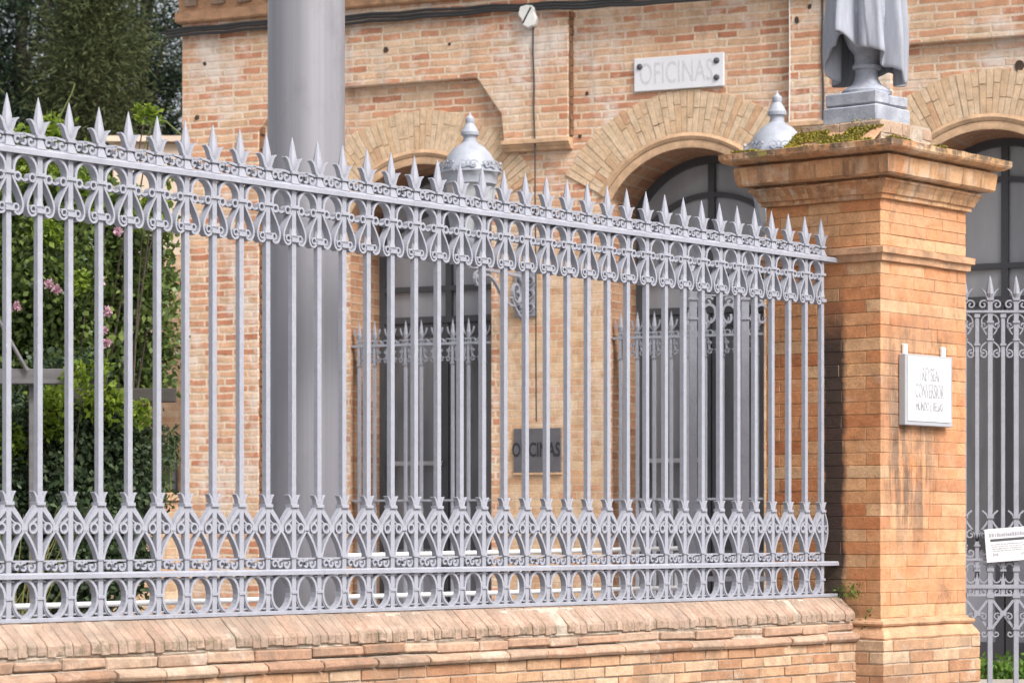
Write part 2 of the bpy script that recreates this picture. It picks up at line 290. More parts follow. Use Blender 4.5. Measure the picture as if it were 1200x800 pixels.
# ------------------------------------------------------------------ mesh builder
class MB:
    def __init__(s): s.v = []; s.f = []; s.uv = {}
    def add(s, vs, fs, uvs=None):
        o = len(s.v); s.v += [tuple(p) for p in vs]
        for i, f in enumerate(fs):
            if uvs: s.uv[len(s.f)] = [uvs[k] for k in f]
            s.f.append([o+k for k in f])
        return s
    def box(s, x0, x1, y0, y1, z0, z1, jit=0.0):
        j = lambda: random.uniform(-jit, jit) if jit else 0
        vs = [(x+j(), y+j(), z+j()) for z in (z0, z1) for y in (y0, y1) for x in (x0, x1)]
        return s.add(vs, [(0, 2, 3, 1), (4, 5, 7, 6), (0, 1, 5, 4), (2, 6, 7, 3), (0, 4, 6, 2), (1, 3, 7, 5)])
    def prism(s, poly, y0, y1):               # polygon in (x, z), extruded along y
        n = len(poly)
        vs = [(x, y0, z) for x, z in poly] + [(x, y1, z) for x, z in poly]
        return s.add(vs, [list(range(n)), list(range(2*n-1, n-1, -1))] + [(i, n+i, n+(i+1) % n, (i+1) % n) for i in range(n)])
    def bar(s, prof, x0, x1, seg=1, jit=0.0): # closed profile in (y, z), extruded along x
        n = len(prof); vs = []
        for k in range(seg+1):
            x = x0+(x1-x0)*k/seg
            for y, z in prof:
                d = noise.noise_vector(Vector((x*3.1, y*9, z*9)))*jit if jit else (0, 0, 0)
                vs.append((x+d[0]*(0 < k < seg), y+d[1], z+d[2]))
        fs = [(k*n+i, k*n+(i+1) % n, (k+1)*n+(i+1) % n, (k+1)*n+i) for k in range(seg) for i in range(n)]
        return s.add(vs, fs + [list(range(n))[::-1], [seg*n+i for i in range(n)]])
    def rings(s, cx, cy, hx, hy, stack, seg=1, jit=0.0):   # stack of mitred rectangles: (overhang, z)
        vs = []; per = 4*seg
        for o, z in stack:
            a, b = hx+o, hy+o
            cs = [(-a, -b), (a, -b), (a, b), (-a, b)]
            for q in range(4):
                (x0, y0), (x1, y1) = cs[q], cs[(q+1) % 4]
                for k in range(seg):
                    t = k/seg; p = Vector((cx+x0+(x1-x0)*t, cy+y0+(y1-y0)*t, z))
                    if jit: p = p + noise.noise_vector(p*5.0)*jit + noise.noise_vector(p*17.0)*jit*.6
                    vs.append(p)
        fs = [(l*per+i, l*per+(i+1) % per, (l+1)*per+(i+1) % per, (l+1)*per+i) for l in range(len(stack)-1) for i in range(per)]
        return s.add(vs, fs + [list(range(per))[::-1], [(len(stack)-1)*per+i for i in range(per)]])
    def lathe(s, prof, cx, cy, seg=24, sx=1.0, sy=1.0, rot=0.0):
        vs = [(cx+r*sx*math.cos(rot+2*math.pi*k/seg), cy+r*sy*math.sin(rot+2*math.pi*k/seg), z) for r, z in prof for k in range(seg)]
        fs = [(l*seg+i, l*seg+(i+1) % seg, (l+1)*seg+(i+1) % seg, (l+1)*seg+i) for l in range(len(prof)-1) for i in range(seg)]
        return s.add(vs, fs + [list(range(seg))[::-1], [(len(prof)-1)*seg+i for i in range(seg)]])
    def tube(s, pts, rad, seg=8):
        pts = [Vector(p) for p in pts]; n = len(pts); vs = []
        rr = rad if isinstance(rad, (list, tuple)) else [rad]*n
        for i, p in enumerate(pts):
            t = (pts[min(i+1, n-1)]-pts[max(i-1, 0)]).normalized()
            a = t.cross(Vector((0, 0, 1)) if abs(t.z) < .9 else Vector((1, 0, 0))).normalized(); b = t.cross(a)
            for k in range(seg):
                q = 2*math.pi*k/seg; vs.append(p+(a*math.cos(q)+b*math.sin(q))*rr[i])
        fs = [(i*seg+k, i*seg+(k+1) % seg, (i+1)*seg+(k+1) % seg, (i+1)*seg+k) for i in range(n-1) for k in range(seg)]
        return s.add(vs, fs + [list(range(seg))[::-1], [(n-1)*seg+k for k in range(seg)]])
    def ribbon(s, path, th, y0, y1, closed=False, taper=None):   # flat strip following a path in (x, z), deep in y
        n = len(path); P = [Vector(p) for p in path]; vs = []
        for i in range(n):
            a = P[(i-1) % n] if closed else P[max(i-1, 0)]; b = P[(i+1) % n] if closed else P[min(i+1, n-1)]
            t = (b-a).normalized(); nn = Vector((-t.y, t.x)); h = th/2*(taper[i] if taper else 1)
            for q, y in ((1, y0), (1, y1), (-1, y1), (-1, y0)):
                w = P[i]+nn*h*q; vs.append((w.x, y, w.y))
        m = n if closed else n-1; fs = []
        for i in range(m):
            j = (i+1) % n
            for k in range(4): fs.append((i*4+k, i*4+(k+1) % 4, j*4+(k+1) % 4, j*4+k))
        if not closed: fs += [(3, 2, 1, 0), ((n-1)*4, (n-1)*4+1, (n-1)*4+2, (n-1)*4+3)]
        return s.add(vs, fs)
    def ring(s, cx, cz, rx, rz, th, y0, y1, n=14):
        return s.ribbon([(cx+rx*math.cos(2*math.pi*k/n), cz+rz*math.sin(2*math.pi*k/n)) for k in range(n)], th, y0, y1, True)
    def scroll(s, cx, cz, r, turns, a0, sgn, th, y0, y1, n=16):
        return s.ribbon([(cx+sgn*r*(1-.8*t/n)*math.cos(a0+turns*2*math.pi*t/n), cz+r*(1-.8*t/n)*math.sin(a0+turns*2*math.pi*t/n)) for t in range(n+1)], th, y0, y1)
    def mesh(s, name, base=(0, 0, 0)):
        me = bpy.data.meshes.new(name)
        me.from_pydata([(x-base[0], y-base[1], z-base[2]) for x, y, z in s.v], [], s.f)
        bm = bmesh.new(); bm.from_mesh(me)
        bm.faces.ensure_lookup_table()
        uvl = bm.loops.layers.uv.new('UVMap')
        keep = {}
        for f in bm.faces:
            ex = s.uv.get(f.index)
            if ex:
                for l, u in zip(f.loops, ex): l[uvl].uv = u
                continue
            f.normal_update(); n = f.normal
            h = Vector((n.x, n.y, 0))
            if h.length > .25:
                h.normalize(); t = Vector((-h.y, h.x, 0))
                if abs(t.x) > abs(t.y): t = t*(1 if t.x > 0 else -1)
                else: t = t*(1 if t.y > 0 else -1)
                for l in f.loops:
                    p = Vector(s.v[l.vert.index]); l[uvl].uv = (p.dot(t), p.z)
            else:
                for l in f.loops:
                    p = s.v[l.vert.index]; l[uvl].uv = (p[0], p[1])
        bmesh.ops.recalc_face_normals(bm, faces=bm.faces)
        bm.to_mesh(me); bm.free()
        return me

def brick_shell(mb, cx, cy, hx, hy, z0, z1, rh, bl, joint, depth=.09, prot=.0025, jit=.0018):
    """laid bricks round a rectangular core, corners bonded on alternate courses"""
    n = max(1, round((z1-z0)/rh)); h = (z1-z0)/n
    for r in range(n):
        za = z0+r*h+joint/2; zb = za+h-joint
        for ax in (0, 1):
            e, o_ = (hx, hy) if ax == 0 else (hy, hx)
            E = e if (r+ax) % 2 == 0 else e-depth-joint
            k = max(1, round(2*E/bl)); cuts = [-E]+sorted(-E+2*E*(i+random.uniform(-.16, .16))/k for i in range(1, k))+[E]
            for sd in (-1, 1):
                for a, b in zip(cuts, cuts[1:]):
                    a2 = a+(joint/2 if a > -E else 0); b2 = b-(joint/2 if b < E else 0)
                    f = o_+random.uniform(-prot, prot); g_ = o_-depth
                    p0, p1 = (sd*f, sd*g_) if sd < 0 else (g_, f)
                    if ax == 0: mb.box(cx+a2, cx+b2, cy+p0, cy+p1, za, zb, jit)
                    else: mb.box(cx+p0, cx+p1, cy+a2, cy+b2, za, zb, jit)
    return mb
def link(o, parent=None):
    COL.objects.link(o)
    if parent is not None: o.parent = parent
    return o
def tag(o, label, cat, group=None, kind=None):
    o['label'] = label; o['category'] = cat
    if group: o['group'] = group
    if kind: o['kind'] = kind
    return o
def finish(o, bevel=0.0, smooth=False, seg=1):
    if bevel:
        m = o.modifiers.new('edge', 'BEVEL'); m.width = bevel; m.segments = seg; m.limit_method = 'ANGLE'; m.angle_limit = R(40)
    if smooth:
        o.data.polygons.foreach_set('use_smooth', [True]*len(o.data.polygons))
        try: o.data.set_sharp_from_angle(angle=R(38))
        except Exception: pass
    return o
class Thing:
    def __init__(s, name, label, cat, frame=WLD, base=(0, 0, 0), group=None):
        s.base = base; o = bpy.data.objects.new(name, None); o.empty_display_size = .1
        x, y = frame.w(base[0], base[1]); o.location = (x, y, base[2]); o.rotation_euler = (0, 0, frame.ang)
        s.o = link(o); tag(o, label, cat, group)
    def part(s, name, mb, mat, parent=None, bevel=0.0, smooth=False, label=None, base=None):
        me = mb.mesh(name, s.base if base is None else base) if isinstance(mb, MB) else mb
        me.materials.clear(); me.materials.append(M[mat]) if isinstance(mat, str) else me.materials.append(mat)
        o = link(bpy.data.objects.new(name, me), s.o if parent is None else parent)
        if label: o['label'] = label
        return finish(o, bevel, smooth)
def single(name, mb, mat, frame, base, label=None, cat=None, group=None, kind=None, bevel=0.0, smooth=False):
    me = mb.mesh(name, base) if isinstance(mb, MB) else mb
    me.materials.append(M[mat]); o = link(bpy.data.objects.new(name, me))
    x, y = frame.w(base[0], base[1]); o.location = (x, y, base[2]); o.rotation_euler = (0, 0, frame.ang)
    if label: tag(o, label, cat, group)
    if kind: o['kind'] = kind
    return finish(o, bevel, smooth)
def dup(o, parent, loc=None):
    c = o.copy(); COL.objects.link(c); c.parent = parent
    if loc is not None: c.location = loc
    for ch in list(o.children):
        g = ch.copy(); COL.objects.link(g); g.parent = c
    return c
def text(body, size, sx=1.0, x=0, y=0, z=0, depth=.003, frame_base=(0, 0, 0), bold=0.0):
    cu = bpy.data.curves.new('letters', 'FONT'); cu.body = body; cu.size = size; cu.extrude = depth/2; cu.align_x = 'CENTER'; cu.align_y = 'CENTER'
    cu.offset = bold; cu.resolution_u = 3
    o = bpy.data.objects.new('tmp', cu); COL.objects.link(o)
    dg = bpy.context.evaluated_depsgraph_get(); me = bpy.data.meshes.new_from_object(o.evaluated_get(dg))
    bpy.data.objects.remove(o); bpy.data.curves.remove(cu)
    for v in me.vertices:
        a = v.co.copy(); v.co = (x+a.x*sx-frame_base[0], y-a.z-frame_base[1], z+a.y-frame_base[2])
    me.materials.clear(); me.name = 'lettering'
    return me
def arc(cx, cz, r, a0, a1, n=16): return [(cx+r*math.cos(a0+(a1-a0)*k/n), cz+r*math.sin(a0+(a1-a0)*k/n)) for k in range(n+1)]
def bez(p0, p1, p2, p3, n=10):
    o = []
    for k in range(n+1):
        t = k/n; u = 1-t
        o.append(tuple(u**3*p0[i]+3*u*u*t*p1[i]+3*u*t*t*p2[i]+t**3*p3[i] for i in range(len(p0))))
    return o

# leaves: many small separate quads
rng = np.random.default_rng(11)
def leaf_mesh(name, pts, L, W, dirs=None, spread=1.0, base=(0, 0, 0)):
    pts = np.asarray(pts)-np.asarray(base); n = len(pts)
    d = rng.normal(size=(n, 3))
    if dirs is not None: d = np.asarray(dirs)+d*spread
    d /= np.linalg.norm(d, axis=1, keepdims=True)+1e-9
    s = np.cross(d, rng.normal(size=(n, 3))); s /= np.linalg.norm(s, axis=1, keepdims=True)+1e-9
    up = np.cross(d, s)
    l = (L*rng.uniform(.6, 1.3, n))[:, None]; w = (W*rng.uniform(.6, 1.25, n))[:, None]
    v = np.stack([pts, pts+d*l*.45+s*w*.5+up*w*.15, pts+d*l, pts+d*l*.45-s*w*.5+up*w*.15], 1).reshape(-1, 3)
    me = bpy.data.meshes.new(name)
    me.vertices.add(4*n); me.vertices.foreach_set('co', v.ravel().astype(np.float32))
    me.loops.add(4*n); me.loops.foreach_set('vertex_index', np.arange(4*n, dtype=np.int32))
    me.polygons.add(n); me.polygons.foreach_set('loop_start', np.arange(0, 4*n, 4, dtype=np.int32))
    me.update(calc_edges=True); return me

# ================================================================== ground
g = MB(); g.add([(-300, -60, 0), (300, -60, 0), (300, 500, 0), (-300, 500, 0)], [(0, 1, 2, 3)])
single('street_pavement', g, 'pave', WLD, (0, 0, 0), kind='structure')
g = MB()
a = FEN.w(-60, .05); b = FEN.w(FEN.px(980)+.6, .05)
g.prism([(0, 0), (1, 0)], 0, 0) if False else None
poly = [a, b, (40, b[1]), (40, 120), (-160, 120), (-160, a[1])]
n = len(poly)
g.add([(x, y, .02) for x, y in poly]+[(x, y, .55) for x, y in poly], [list(range(n))[::-1], list(range(n, 2*n))]+[(i, (i+1) % n, n+(i+1) % n, n+i) for i in range(n)])
single('courtyard_ground', g, 'court', WLD, (0, 0, 0), kind='structure')

# ================================================================== boundary wall under the fence
LX1 = FEN.px(979)                              # flank of the pillar
LX0 = -3.2
TOP = 1.25
T = Thing('boundary_wall', 'low brick plinth wall with sloping header-brick coping under the grey iron railing', 'wall', FEN, (0, 0, 0))
w = MB(); w.box(LX0, LX1+.02, -.158, .163, .004, 1.02); T.part('wall_base', w, 'mortar')
w = brick_shell(MB(), (LX0+LX1)/2, 0, (LX1-LX0)/2+.01, .166, .60, 1.019, .0525, .22, .007); T.part('brickwork', w, 'plinth_brick', bevel=.003)
w = MB(); w.box(LX0, LX1, -.163, .166, .01, .598); T.part('lower_brickwork', w, 'plinth')
w = MB(); w.bar([(.095, 1.02), (.095, 1.242), (-.04, 1.242), (-.118, 1.168), (-.122, 1.128), (-.128, 1.122), (-.122, 1.112), (-.12, 1.07), (-.15, 1.062), (-.15, 1.02)][::-1], LX0, LX1+.02, 60, .012)
T.part('mortar_bed', w, 'mortar')
w = MB(); x = LX0
while x < LX1-.03:
    wd = random.uniform(.040, .046); dz = random.uniform(-.0012, .001); dy = random.uniform(-.003, .003)
    e = random.random() < .05
    prof = [(.10, 1.135), (.10, TOP), (-.035, TOP+dz), (-.125+dy+(.02 if e else 0), 1.178+dz), (-.134+dy+(.02 if e else 0), 1.165), (-.136+dy+(.014 if e else 0), 1.128+random.uniform(-.006, .006))]
    prof = [(y+random.uniform(-.002, .002), z) for y, z in prof]
    w.bar(prof[::-1], x, x+wd); x += wd+random.uniform(.0012, .0028)
T.part('coping', w, 'coping_brick', bevel=.0025)
w = MB(); x = LX0
while x < LX1+.02:
    wd = random.uniform(.20, .34); x1 = min(x+wd, LX1+.03)
    if random.random() > .05:
        fr = -.150+random.choice((0, 0, 0, 0, .018))+random.uniform(-.003, .004)
        w.box(x, x1, fr, .05, 1.067+random.uniform(0, .012), 1.113+random.uniform(-.006, .006), .004)
    x = x1+random.uniform(.003, .010)
T.part('eroded_course', w, 'ledge_brick', bevel=.006)
w = MB(); x = LX0
while x < LX1+.02:
    wd = random.uniform(.24, .34); x1 = min(x+wd, LX1+.035)
    fr = -.192+random.uniform(-.004, .006); q = 3; xs = [x+(x1-x)*k/q for k in range(q+1)]
    prof = [(.05, 1.018), (.05, 1.062), (fr+.03, 1.064), (fr+.005, 1.052), (fr, 1.036), (fr+.012, 1.020)]
    w.bar(prof[::-1], x, x1, 4, .006); x = x1+random.uniform(.003, .014)
T.part('ledge_course', w, 'ledge_brick', bevel=.003)

# ================================================================== iron fence
NB, PX0 = 37, 8
SP = (FEN.px(962)-FEN.px(8))/36.0
FX0 = FEN.px(8)
T = Thing('iron_fence', 'tall grey wrought iron railing with spearheads and scrollwork standing on the brick plinth wall', 'fence', FEN, (0, 0, TOP))
first, last = -8, 36
B0 = (0, 0, TOP)
# one picket with its collars, spearhead as a sub-part
p = MB(); hb = .0125
p.box(-hb, hb, -hb, hb, TOP, TOP+1.85)
for z, h, q in ((.088, .012, .018), (.236, .010, .017), (.448, .014, .021), (1.557, .018, .022), (1.697, .014, .020), (1.842, .014, .021)):
    p.box(-q, q, -q, q, TOP+z, TOP+z+h)
p.lathe([(.013, TOP+1.57), (.021, TOP+1.585), (.013, TOP+1.62)], 0, 0, 10)
p.lathe([(.034, TOP+1.800), (.017, TOP+1.842)], 0, 0, 4, rot=math.pi/4)     # flare above the rail
for sg in (-1, 1):                                                          # crown leaves over the lower collar
    p.ribbon(bez((sg*.010, TOP+.455), (sg*.014, TOP+.475), (sg*.018, TOP+.49), (sg*.034, TOP+.502), 6), .011, -.013, .013, taper=[1.4, 1.3, 1.2, 1, .9, .7, .35])
    p.ribbon([(y, z) for y, z in bez((sg*.010, TOP+.455), (sg*.014, TOP+.475), (sg*.016, TOP+.485), (sg*.024, TOP+.497), 5)], .008, -.006, .006)
pk0 = T.part('picket', p, 'iron', base=B0, bevel=.0012); pk0.location = (FX0+first*SP, 0, 0)
h = MB()
h.lathe([(.012, TOP+1.85), (.019, TOP+1.868), (.0235, TOP+1.888), (.0205, TOP+1.915), (.0125, TOP+1.955), (.0015, TOP+2.0)], 0, 0, 8, sx=1.0, sy=.85)
for sg in (-1, 1):
    h.ribbon(bez((sg*.010, TOP+1.857), (sg*.020, TOP+1.868), (sg*.024, TOP+1.905), (sg*.050, TOP+1.912), 8), .011, -.012, .012, taper=[1.2, 1.4, 1.4, 1.4, 1.3, 1.1, .9, .7, .35])
T.part('spearhead', h, 'iron', parent=pk0, base=B0, smooth=True)
# scrollwork between two pickets, above and below
hs = SP/2
u = MB()
u.ribbon([(hs+.056*math.cos(t), TOP+1.716+.058*math.sin(t)) for t in [-.35+(math.pi+.7)*k/16 for k in range(17)]], .010, -.018, .018)
for sg in (-1, 1):
    u.ring(hs+sg*.036, TOP+1.690, .0145, .0145, .008, -.016, .016, 12)
    u.ribbon([(hs+sg*.050, TOP+1.692), (hs+sg*(hs-.012), TOP+1.700)], .008, -.012, .012); u.ribbon([(hs+sg*.022, TOP+1.686), (hs, TOP+1.676)], .008, -.012, .012)
    # teardrop strips beside each picket
    bx = hs-sg*hs
    u.ribbon(bez((bx+sg*.014, TOP+1.69), (bx+sg*.030, TOP+1.655), (bx+sg*.074, TOP+1.605), (bx+sg*.064, TOP+1.568), 10)+bez((bx+sg*.064, TOP+1.568), (bx+sg*.056, TOP+1.540), (bx+sg*.028, TOP+1.540), (bx+sg*.018, TOP+1.564), 6)[1:], .0085, -.017, .017)
    u.ring(bx+sg*.034, TOP+1.573, .0125, .0125, .007, -.014, .014, 10)
for k, sg in ((-1, 1), (0, 1), (1, 1)):                                      # pierced cresting over the rail
    u.scroll(hs+k*.034, TOP+1.828, .0215, 1.0, math.pi*.5*k+1.2, 1 if k < 1 else -1, .0105, -.010, .010, 12)
u.box(hs-.050, hs+.050, -.009, .009, TOP+1.800, TOP+1.807); u.ribbon(bez((hs-.052, TOP+1.846), (hs-.03, TOP+1.856), (hs+.03, TOP+1.856), (hs+.052, TOP+1.846), 8), .009, -.010, .010)
for sg in (-1, 1): u.add([(hs+sg*.048, -.008, TOP+1.80), (hs+sg*(hs-.012), -.008, TOP+1.80), (hs+sg*(hs-.012), -.008, TOP+1.838),
                          (hs+sg*.048, .008, TOP+1.80), (hs+sg*(hs-.012), .008, TOP+1.80), (hs+sg*(hs-.012), .008, TOP+1.838)], [(0, 1, 2), (5, 4, 3), (0, 3, 4, 1), (1, 4, 5, 2), (2, 5, 3, 0)])
us0 = T.part('upper_scrollwork', u, 'iron', base=B0); us0.location = (FX0+first*SP, 0, 0)
l = MB()
l.ring(hs, TOP+.093, .0575, .072, .011, -.015, .015, 20)
for sg in (-1, 1):                                                           # leaves that fill the lower corners of the ring row
    l.ribbon(bez((hs+sg*.020, TOP+.022), (hs+sg*.036, TOP+.026), (hs+sg*.055, TOP+.050), (hs+sg*(hs-.013), TOP+.092), 8), .011, -.010, .010, taper=[.5, .9, 1.2, 1.3, 1.3, 1.2, 1.0, .8, .5])
for k in (-1, 0, 1): l.scroll(hs+k*.034, TOP+.2125, .0205, 1.0, 1.1+1.4*k, 1 if k < 1 else -1, .009, -.010, .010, 12)
l.box(hs-.058, hs+.058, -.007, .007, TOP+.232, TOP+.239)
for sg in (-1, 1):
    bx = hs-sg*hs
    l.ribbon(bez((bx+sg*.012, TOP+.448), (bx+sg*.026, TOP+.42), (bx+sg*.055, TOP+.405), (hs-sg*.002, TOP+.365), 9), .019, -.012, .012, taper=[.9, 1, 1.1, 1.1, 1.05, 1, .9, .8, .7, .6])
    l.ribbon(bez((hs-sg*.002, TOP+.352), (bx+sg*.062, TOP+.335), (bx+sg*.026, TOP+.30), (bx+sg*.013, TOP+.238), 9), .010, -.013, .013)
    l.ring(bx+sg*.037, TOP+.362, .0175, .0185, .0085, -.016, .016, 12)
    l.ribbon(bez((bx+sg*.012, TOP+.40), (bx+sg*.02, TOP+.385), (bx+sg*.03, TOP+.385), (bx+sg*.04, TOP+.38), 5), .006, -.009, .009)
    # spandrels of the ring row
    l.ribbon([(bx+sg*.013, TOP+.03), (bx+sg*.03, TOP+.03)], .006, -.009, .009)
    l.ribbon([(bx+sg*.013, TOP+.160), (bx+sg*.03, TOP+.158)], .006, -.009, .009)
l.box(hs-.014, hs+.014, -.013, .013, TOP+.348, TOP+.372)
ls0 = T.part('lower_scrollwork', l, 'iron', base=B0); ls0.location = (FX0+first*SP, 0, 0)
for k in range(first+1, last+1):
    loc = (FX0+k*SP, 0, 0)
    dup(pk0, T.o, loc)
    if k < last: dup(us0, T.o, loc); dup(ls0, T.o, loc)
XE = LX1-.004
r = MB(); r.bar([(-.028, 1.775), (.028, 1.775), (.028, 1.793), (.02, 1.801), (-.02, 1.801), (-.028, 1.793)], FX0+first*SP-.1, XE); r.v = [(x, y, z+TOP) for x, y, z in r.v]
T.part('top_rail', r, 'iron', base=B0)
r = MB(); r.bar([(-.026, .168), (.026, .168), (.026, .184), (.019, .191), (-.019, .191), (-.026, .184)], FX0+first*SP-.1, XE); r.v = [(x, y, z+TOP) for x, y, z in r.v]
T.part('lower_rail', r, 'iron', base=B0)
r = MB(); r.box(FX0+first*SP-.1, XE-.005, -.022, .022, TOP+.002, TOP+.019); T.part('base_rail', r, 'iron', base=B0, bevel=.002)
# half bow that closes the lower scroll row against the pillar
r = MB(); bx = FX0+last*SP
r.ribbon(bez((bx+.012, TOP+.46), (bx+.05, TOP+.40), (bx+.07, TOP+.34), (bx+.012, TOP+.245), 10), .010, -.012, .012); r.ring(bx+.034, TOP+.362, .015, .016, .007, -.011, .011, 12)
T.part('end_scroll', r, 'iron', base=B0)

# ================================================================== brick pillar
PW, PD0, PD1 = .868, -.2825, .4475
CX, CY = LX1+PW/2, (PD0+PD1)/2
HX, HY = PW/2, (PD1-PD0)/2
T = Thing('brick_pillar', 'tall orange brick gate pillar with moulded cornice and dark stains', 'pillar', FEN, (CX, CY, 0))
BP = (LX1, 0, 0)
def pp(name, stack, mat, seg=1, jit=0.0, bevel=0.0, hx=HX, hy=HY, par=None):
    mb = MB(); mb.rings(CX, CY, hx, hy, stack, seg, jit)
    return T.part(name, mb, mat, bevel=bevel, parent=par)
mb = MB(); mb.rings(CX, CY, HX, HY, [(.051, .003), (.051, 1.032)]); T.part('pedestal_core', mb, 'mortar')
T.part('pedestal', brick_shell(MB(), CX, CY, HX+.058, HY+.058, .006, 1.030, .064, .28, .006), 'plinth_brick', bevel=.004)
pp('base_moulding', [(.052, 1.030), (.056, 1.040), (.045, 1.060), (.018, 1.098), (.03, 1.101), (.036, 1.112), (.03, 1.124), (.008, 1.128), (.004, 1.14)], 'stack_mould', 12, .005)
def laid(name, z0, z1):                        # origin of these parts sits where the railing meets the flank
    for nm, mb, mt, bv in ((name+'_core', MB().rings(CX, CY, HX-.0028, HY-.0028, [(0, z0), (0, z1)]), 'pillar_mortar', 0),
                           (name, brick_shell(MB(), CX, CY, HX, HY, z0+.002, z1-.002, .0672, .29, .0042, prot=.0012, jit=.0012), 'pillar_brick', .002)):
        o = T.part(nm, mb, mt, bevel=bv)
        for v in o.data.vertices: v.co.x += CX-LX1; v.co.y += CY
        o.location = (LX1-CX, -CY, 0)
laid('shaft', 1.138, 3.024)
pp('neck_string', [(.004, 3.022), (.018, 3.026), (.022, 3.058), (.038, 3.064), (.038, 3.096), (.004, 3.104)], 'stack_mould', 12, .003)
laid('neck', 3.102, 3.352)
pp('cornice', [(.003, 3.350), (.022, 3.353), (.022, 3.372), (.034, 3.378), (.042, 3.402), (.060, 3.430), (.070, 3.436), (.070, 3.446), (.045, 3.448), (.045, 3.460), (.105, 3.462), (.116, 3.472), (.126, 3.545), (.126, 3.562), (.092, 3.564), (.092, 3.577), (.150, 3.580),
               (.178, 3.594), (.184, 3.604), (.184, 3.634), (.155, 3.64), (.0, 3.655), (-.12, 3.66)], 'cornice_brick', 24, .004)
pp('cap_core', [(-.004, 3.64), (-.004, 3.80)], 'mortar', hx=.255, hy=.255)
T.part('cap_block', brick_shell(MB(), CX, CY, .255, .255, 3.645, 3.80, .076, .125, .007, prot=.005, jit=.004), 'cap_brick', bevel=.005)
w = MB(); nx, ny = 8, 10; vs = []
for i in range(nx+1):
    for k in range(ny+1):
        t = i/nx; x_ = CX-.256-.17*t; y_ = CY-.27+.56*k/ny
        vs.append((x_, y_, 3.640+.115*(1-t)**1.3+.012*noise.noise(Vector((x_*14, y_*14, 3)))))
w.add(vs, [(i*(ny+1)+k, (i+1)*(ny+1)+k, (i+1)*(ny+1)+k+1, i*(ny+1)+k+1) for i in range(nx) for k in range(ny)]); T.part('mortar_fillet', w, 'stack_mould', smooth=True)
# moss and lichen on the cap
pts = []
for q in range(9000):
    t = random.random(); s = random.choice((0, 0, 0, 1, 2))
    if s == 0: x = CX-HX-.17+random.random()**1.2*.22; y = CY+random.uniform(-.52, .48); z = 3.642
    elif s == 1: x = CX+random.uniform(-.6, -.02); y = CY-HY-.16+random.random()**2*.12; z = 3.642
    else: x = CX+random.uniform(-.27, -.2); y = CY+random.uniform(-.25, .27); z = 3.66+random.random()**3*.15
    if noise.noise(Vector((x*5, y*5, z*5))) < .06: continue
    pts.append((x, y, z))
for q in range(6500):
    t = random.random()**1.3; x = CX-.258-.17*t; y = CY+random.uniform(-.27, .29)
    if noise.noise(Vector((x*9, y*9, 1.3))) > -.24: pts.append((x, y, 3.646+.115*(1-t)**1.3))
single('moss', leaf_mesh('moss', pts, .013, .011, dirs=[(-.3, -.2, 1)]*len(pts), spread=.8, base=(CX, CY, 3.64)), 'moss', FEN, (CX, CY, 3.64), kind='stuff')
bpy.data.objects['moss']['label'] = 'yellow green moss and lichen on the pillar cornice'; bpy.data.objects['moss']['category'] = 'moss'

# ---- draped urn on top
uc = FEN.w(CX, CY); UX, UY = uc
T = Thing('draped_urn', 'grey stone urn under a draped cloth on top of the brick pillar', 'urn', FEN, (CX, CY, 3.80))
mb = MB(); mb.rings(CX, CY, .172, .172, [(0, 3.802), (.002, 3.90)], 5, .004); T.part('plinth_block', mb, 'stone', bevel=.008)
mb = MB()
for (a0, a1, b0, b1, dz) in ((-.165, -.03, -.165, .165, 0), (-.024, .165, -.165, -.02, -.012), (-.024, .165, -.012, .165, .004)):
    mb.box(CX+a0, CX+a1, CY+b0, CY+b1, 3.903, 3.975+dz, .005)
T.part('plinth_slab', mb, 'stone', bevel=.009)
mb = MB(); mb.lathe([(.135, 3.972), (.137, 3.995), (.12, 4.01), (.085, 4.03), (.066, 4.06), (.060, 4.09), (.062, 4.115), (.075, 4.118), (.078, 4.135), (.070, 4.142), (.064, 4.16), (.066, 4.20), (.10, 4.24),
                    (.135, 4.32), (.15, 4.42), (.15, 4.60), (.13, 4.75), (.09, 4.85), (.01, 4.9)], CX, CY, 32)
T.part('urn_body', mb, 'stone', smooth=True)
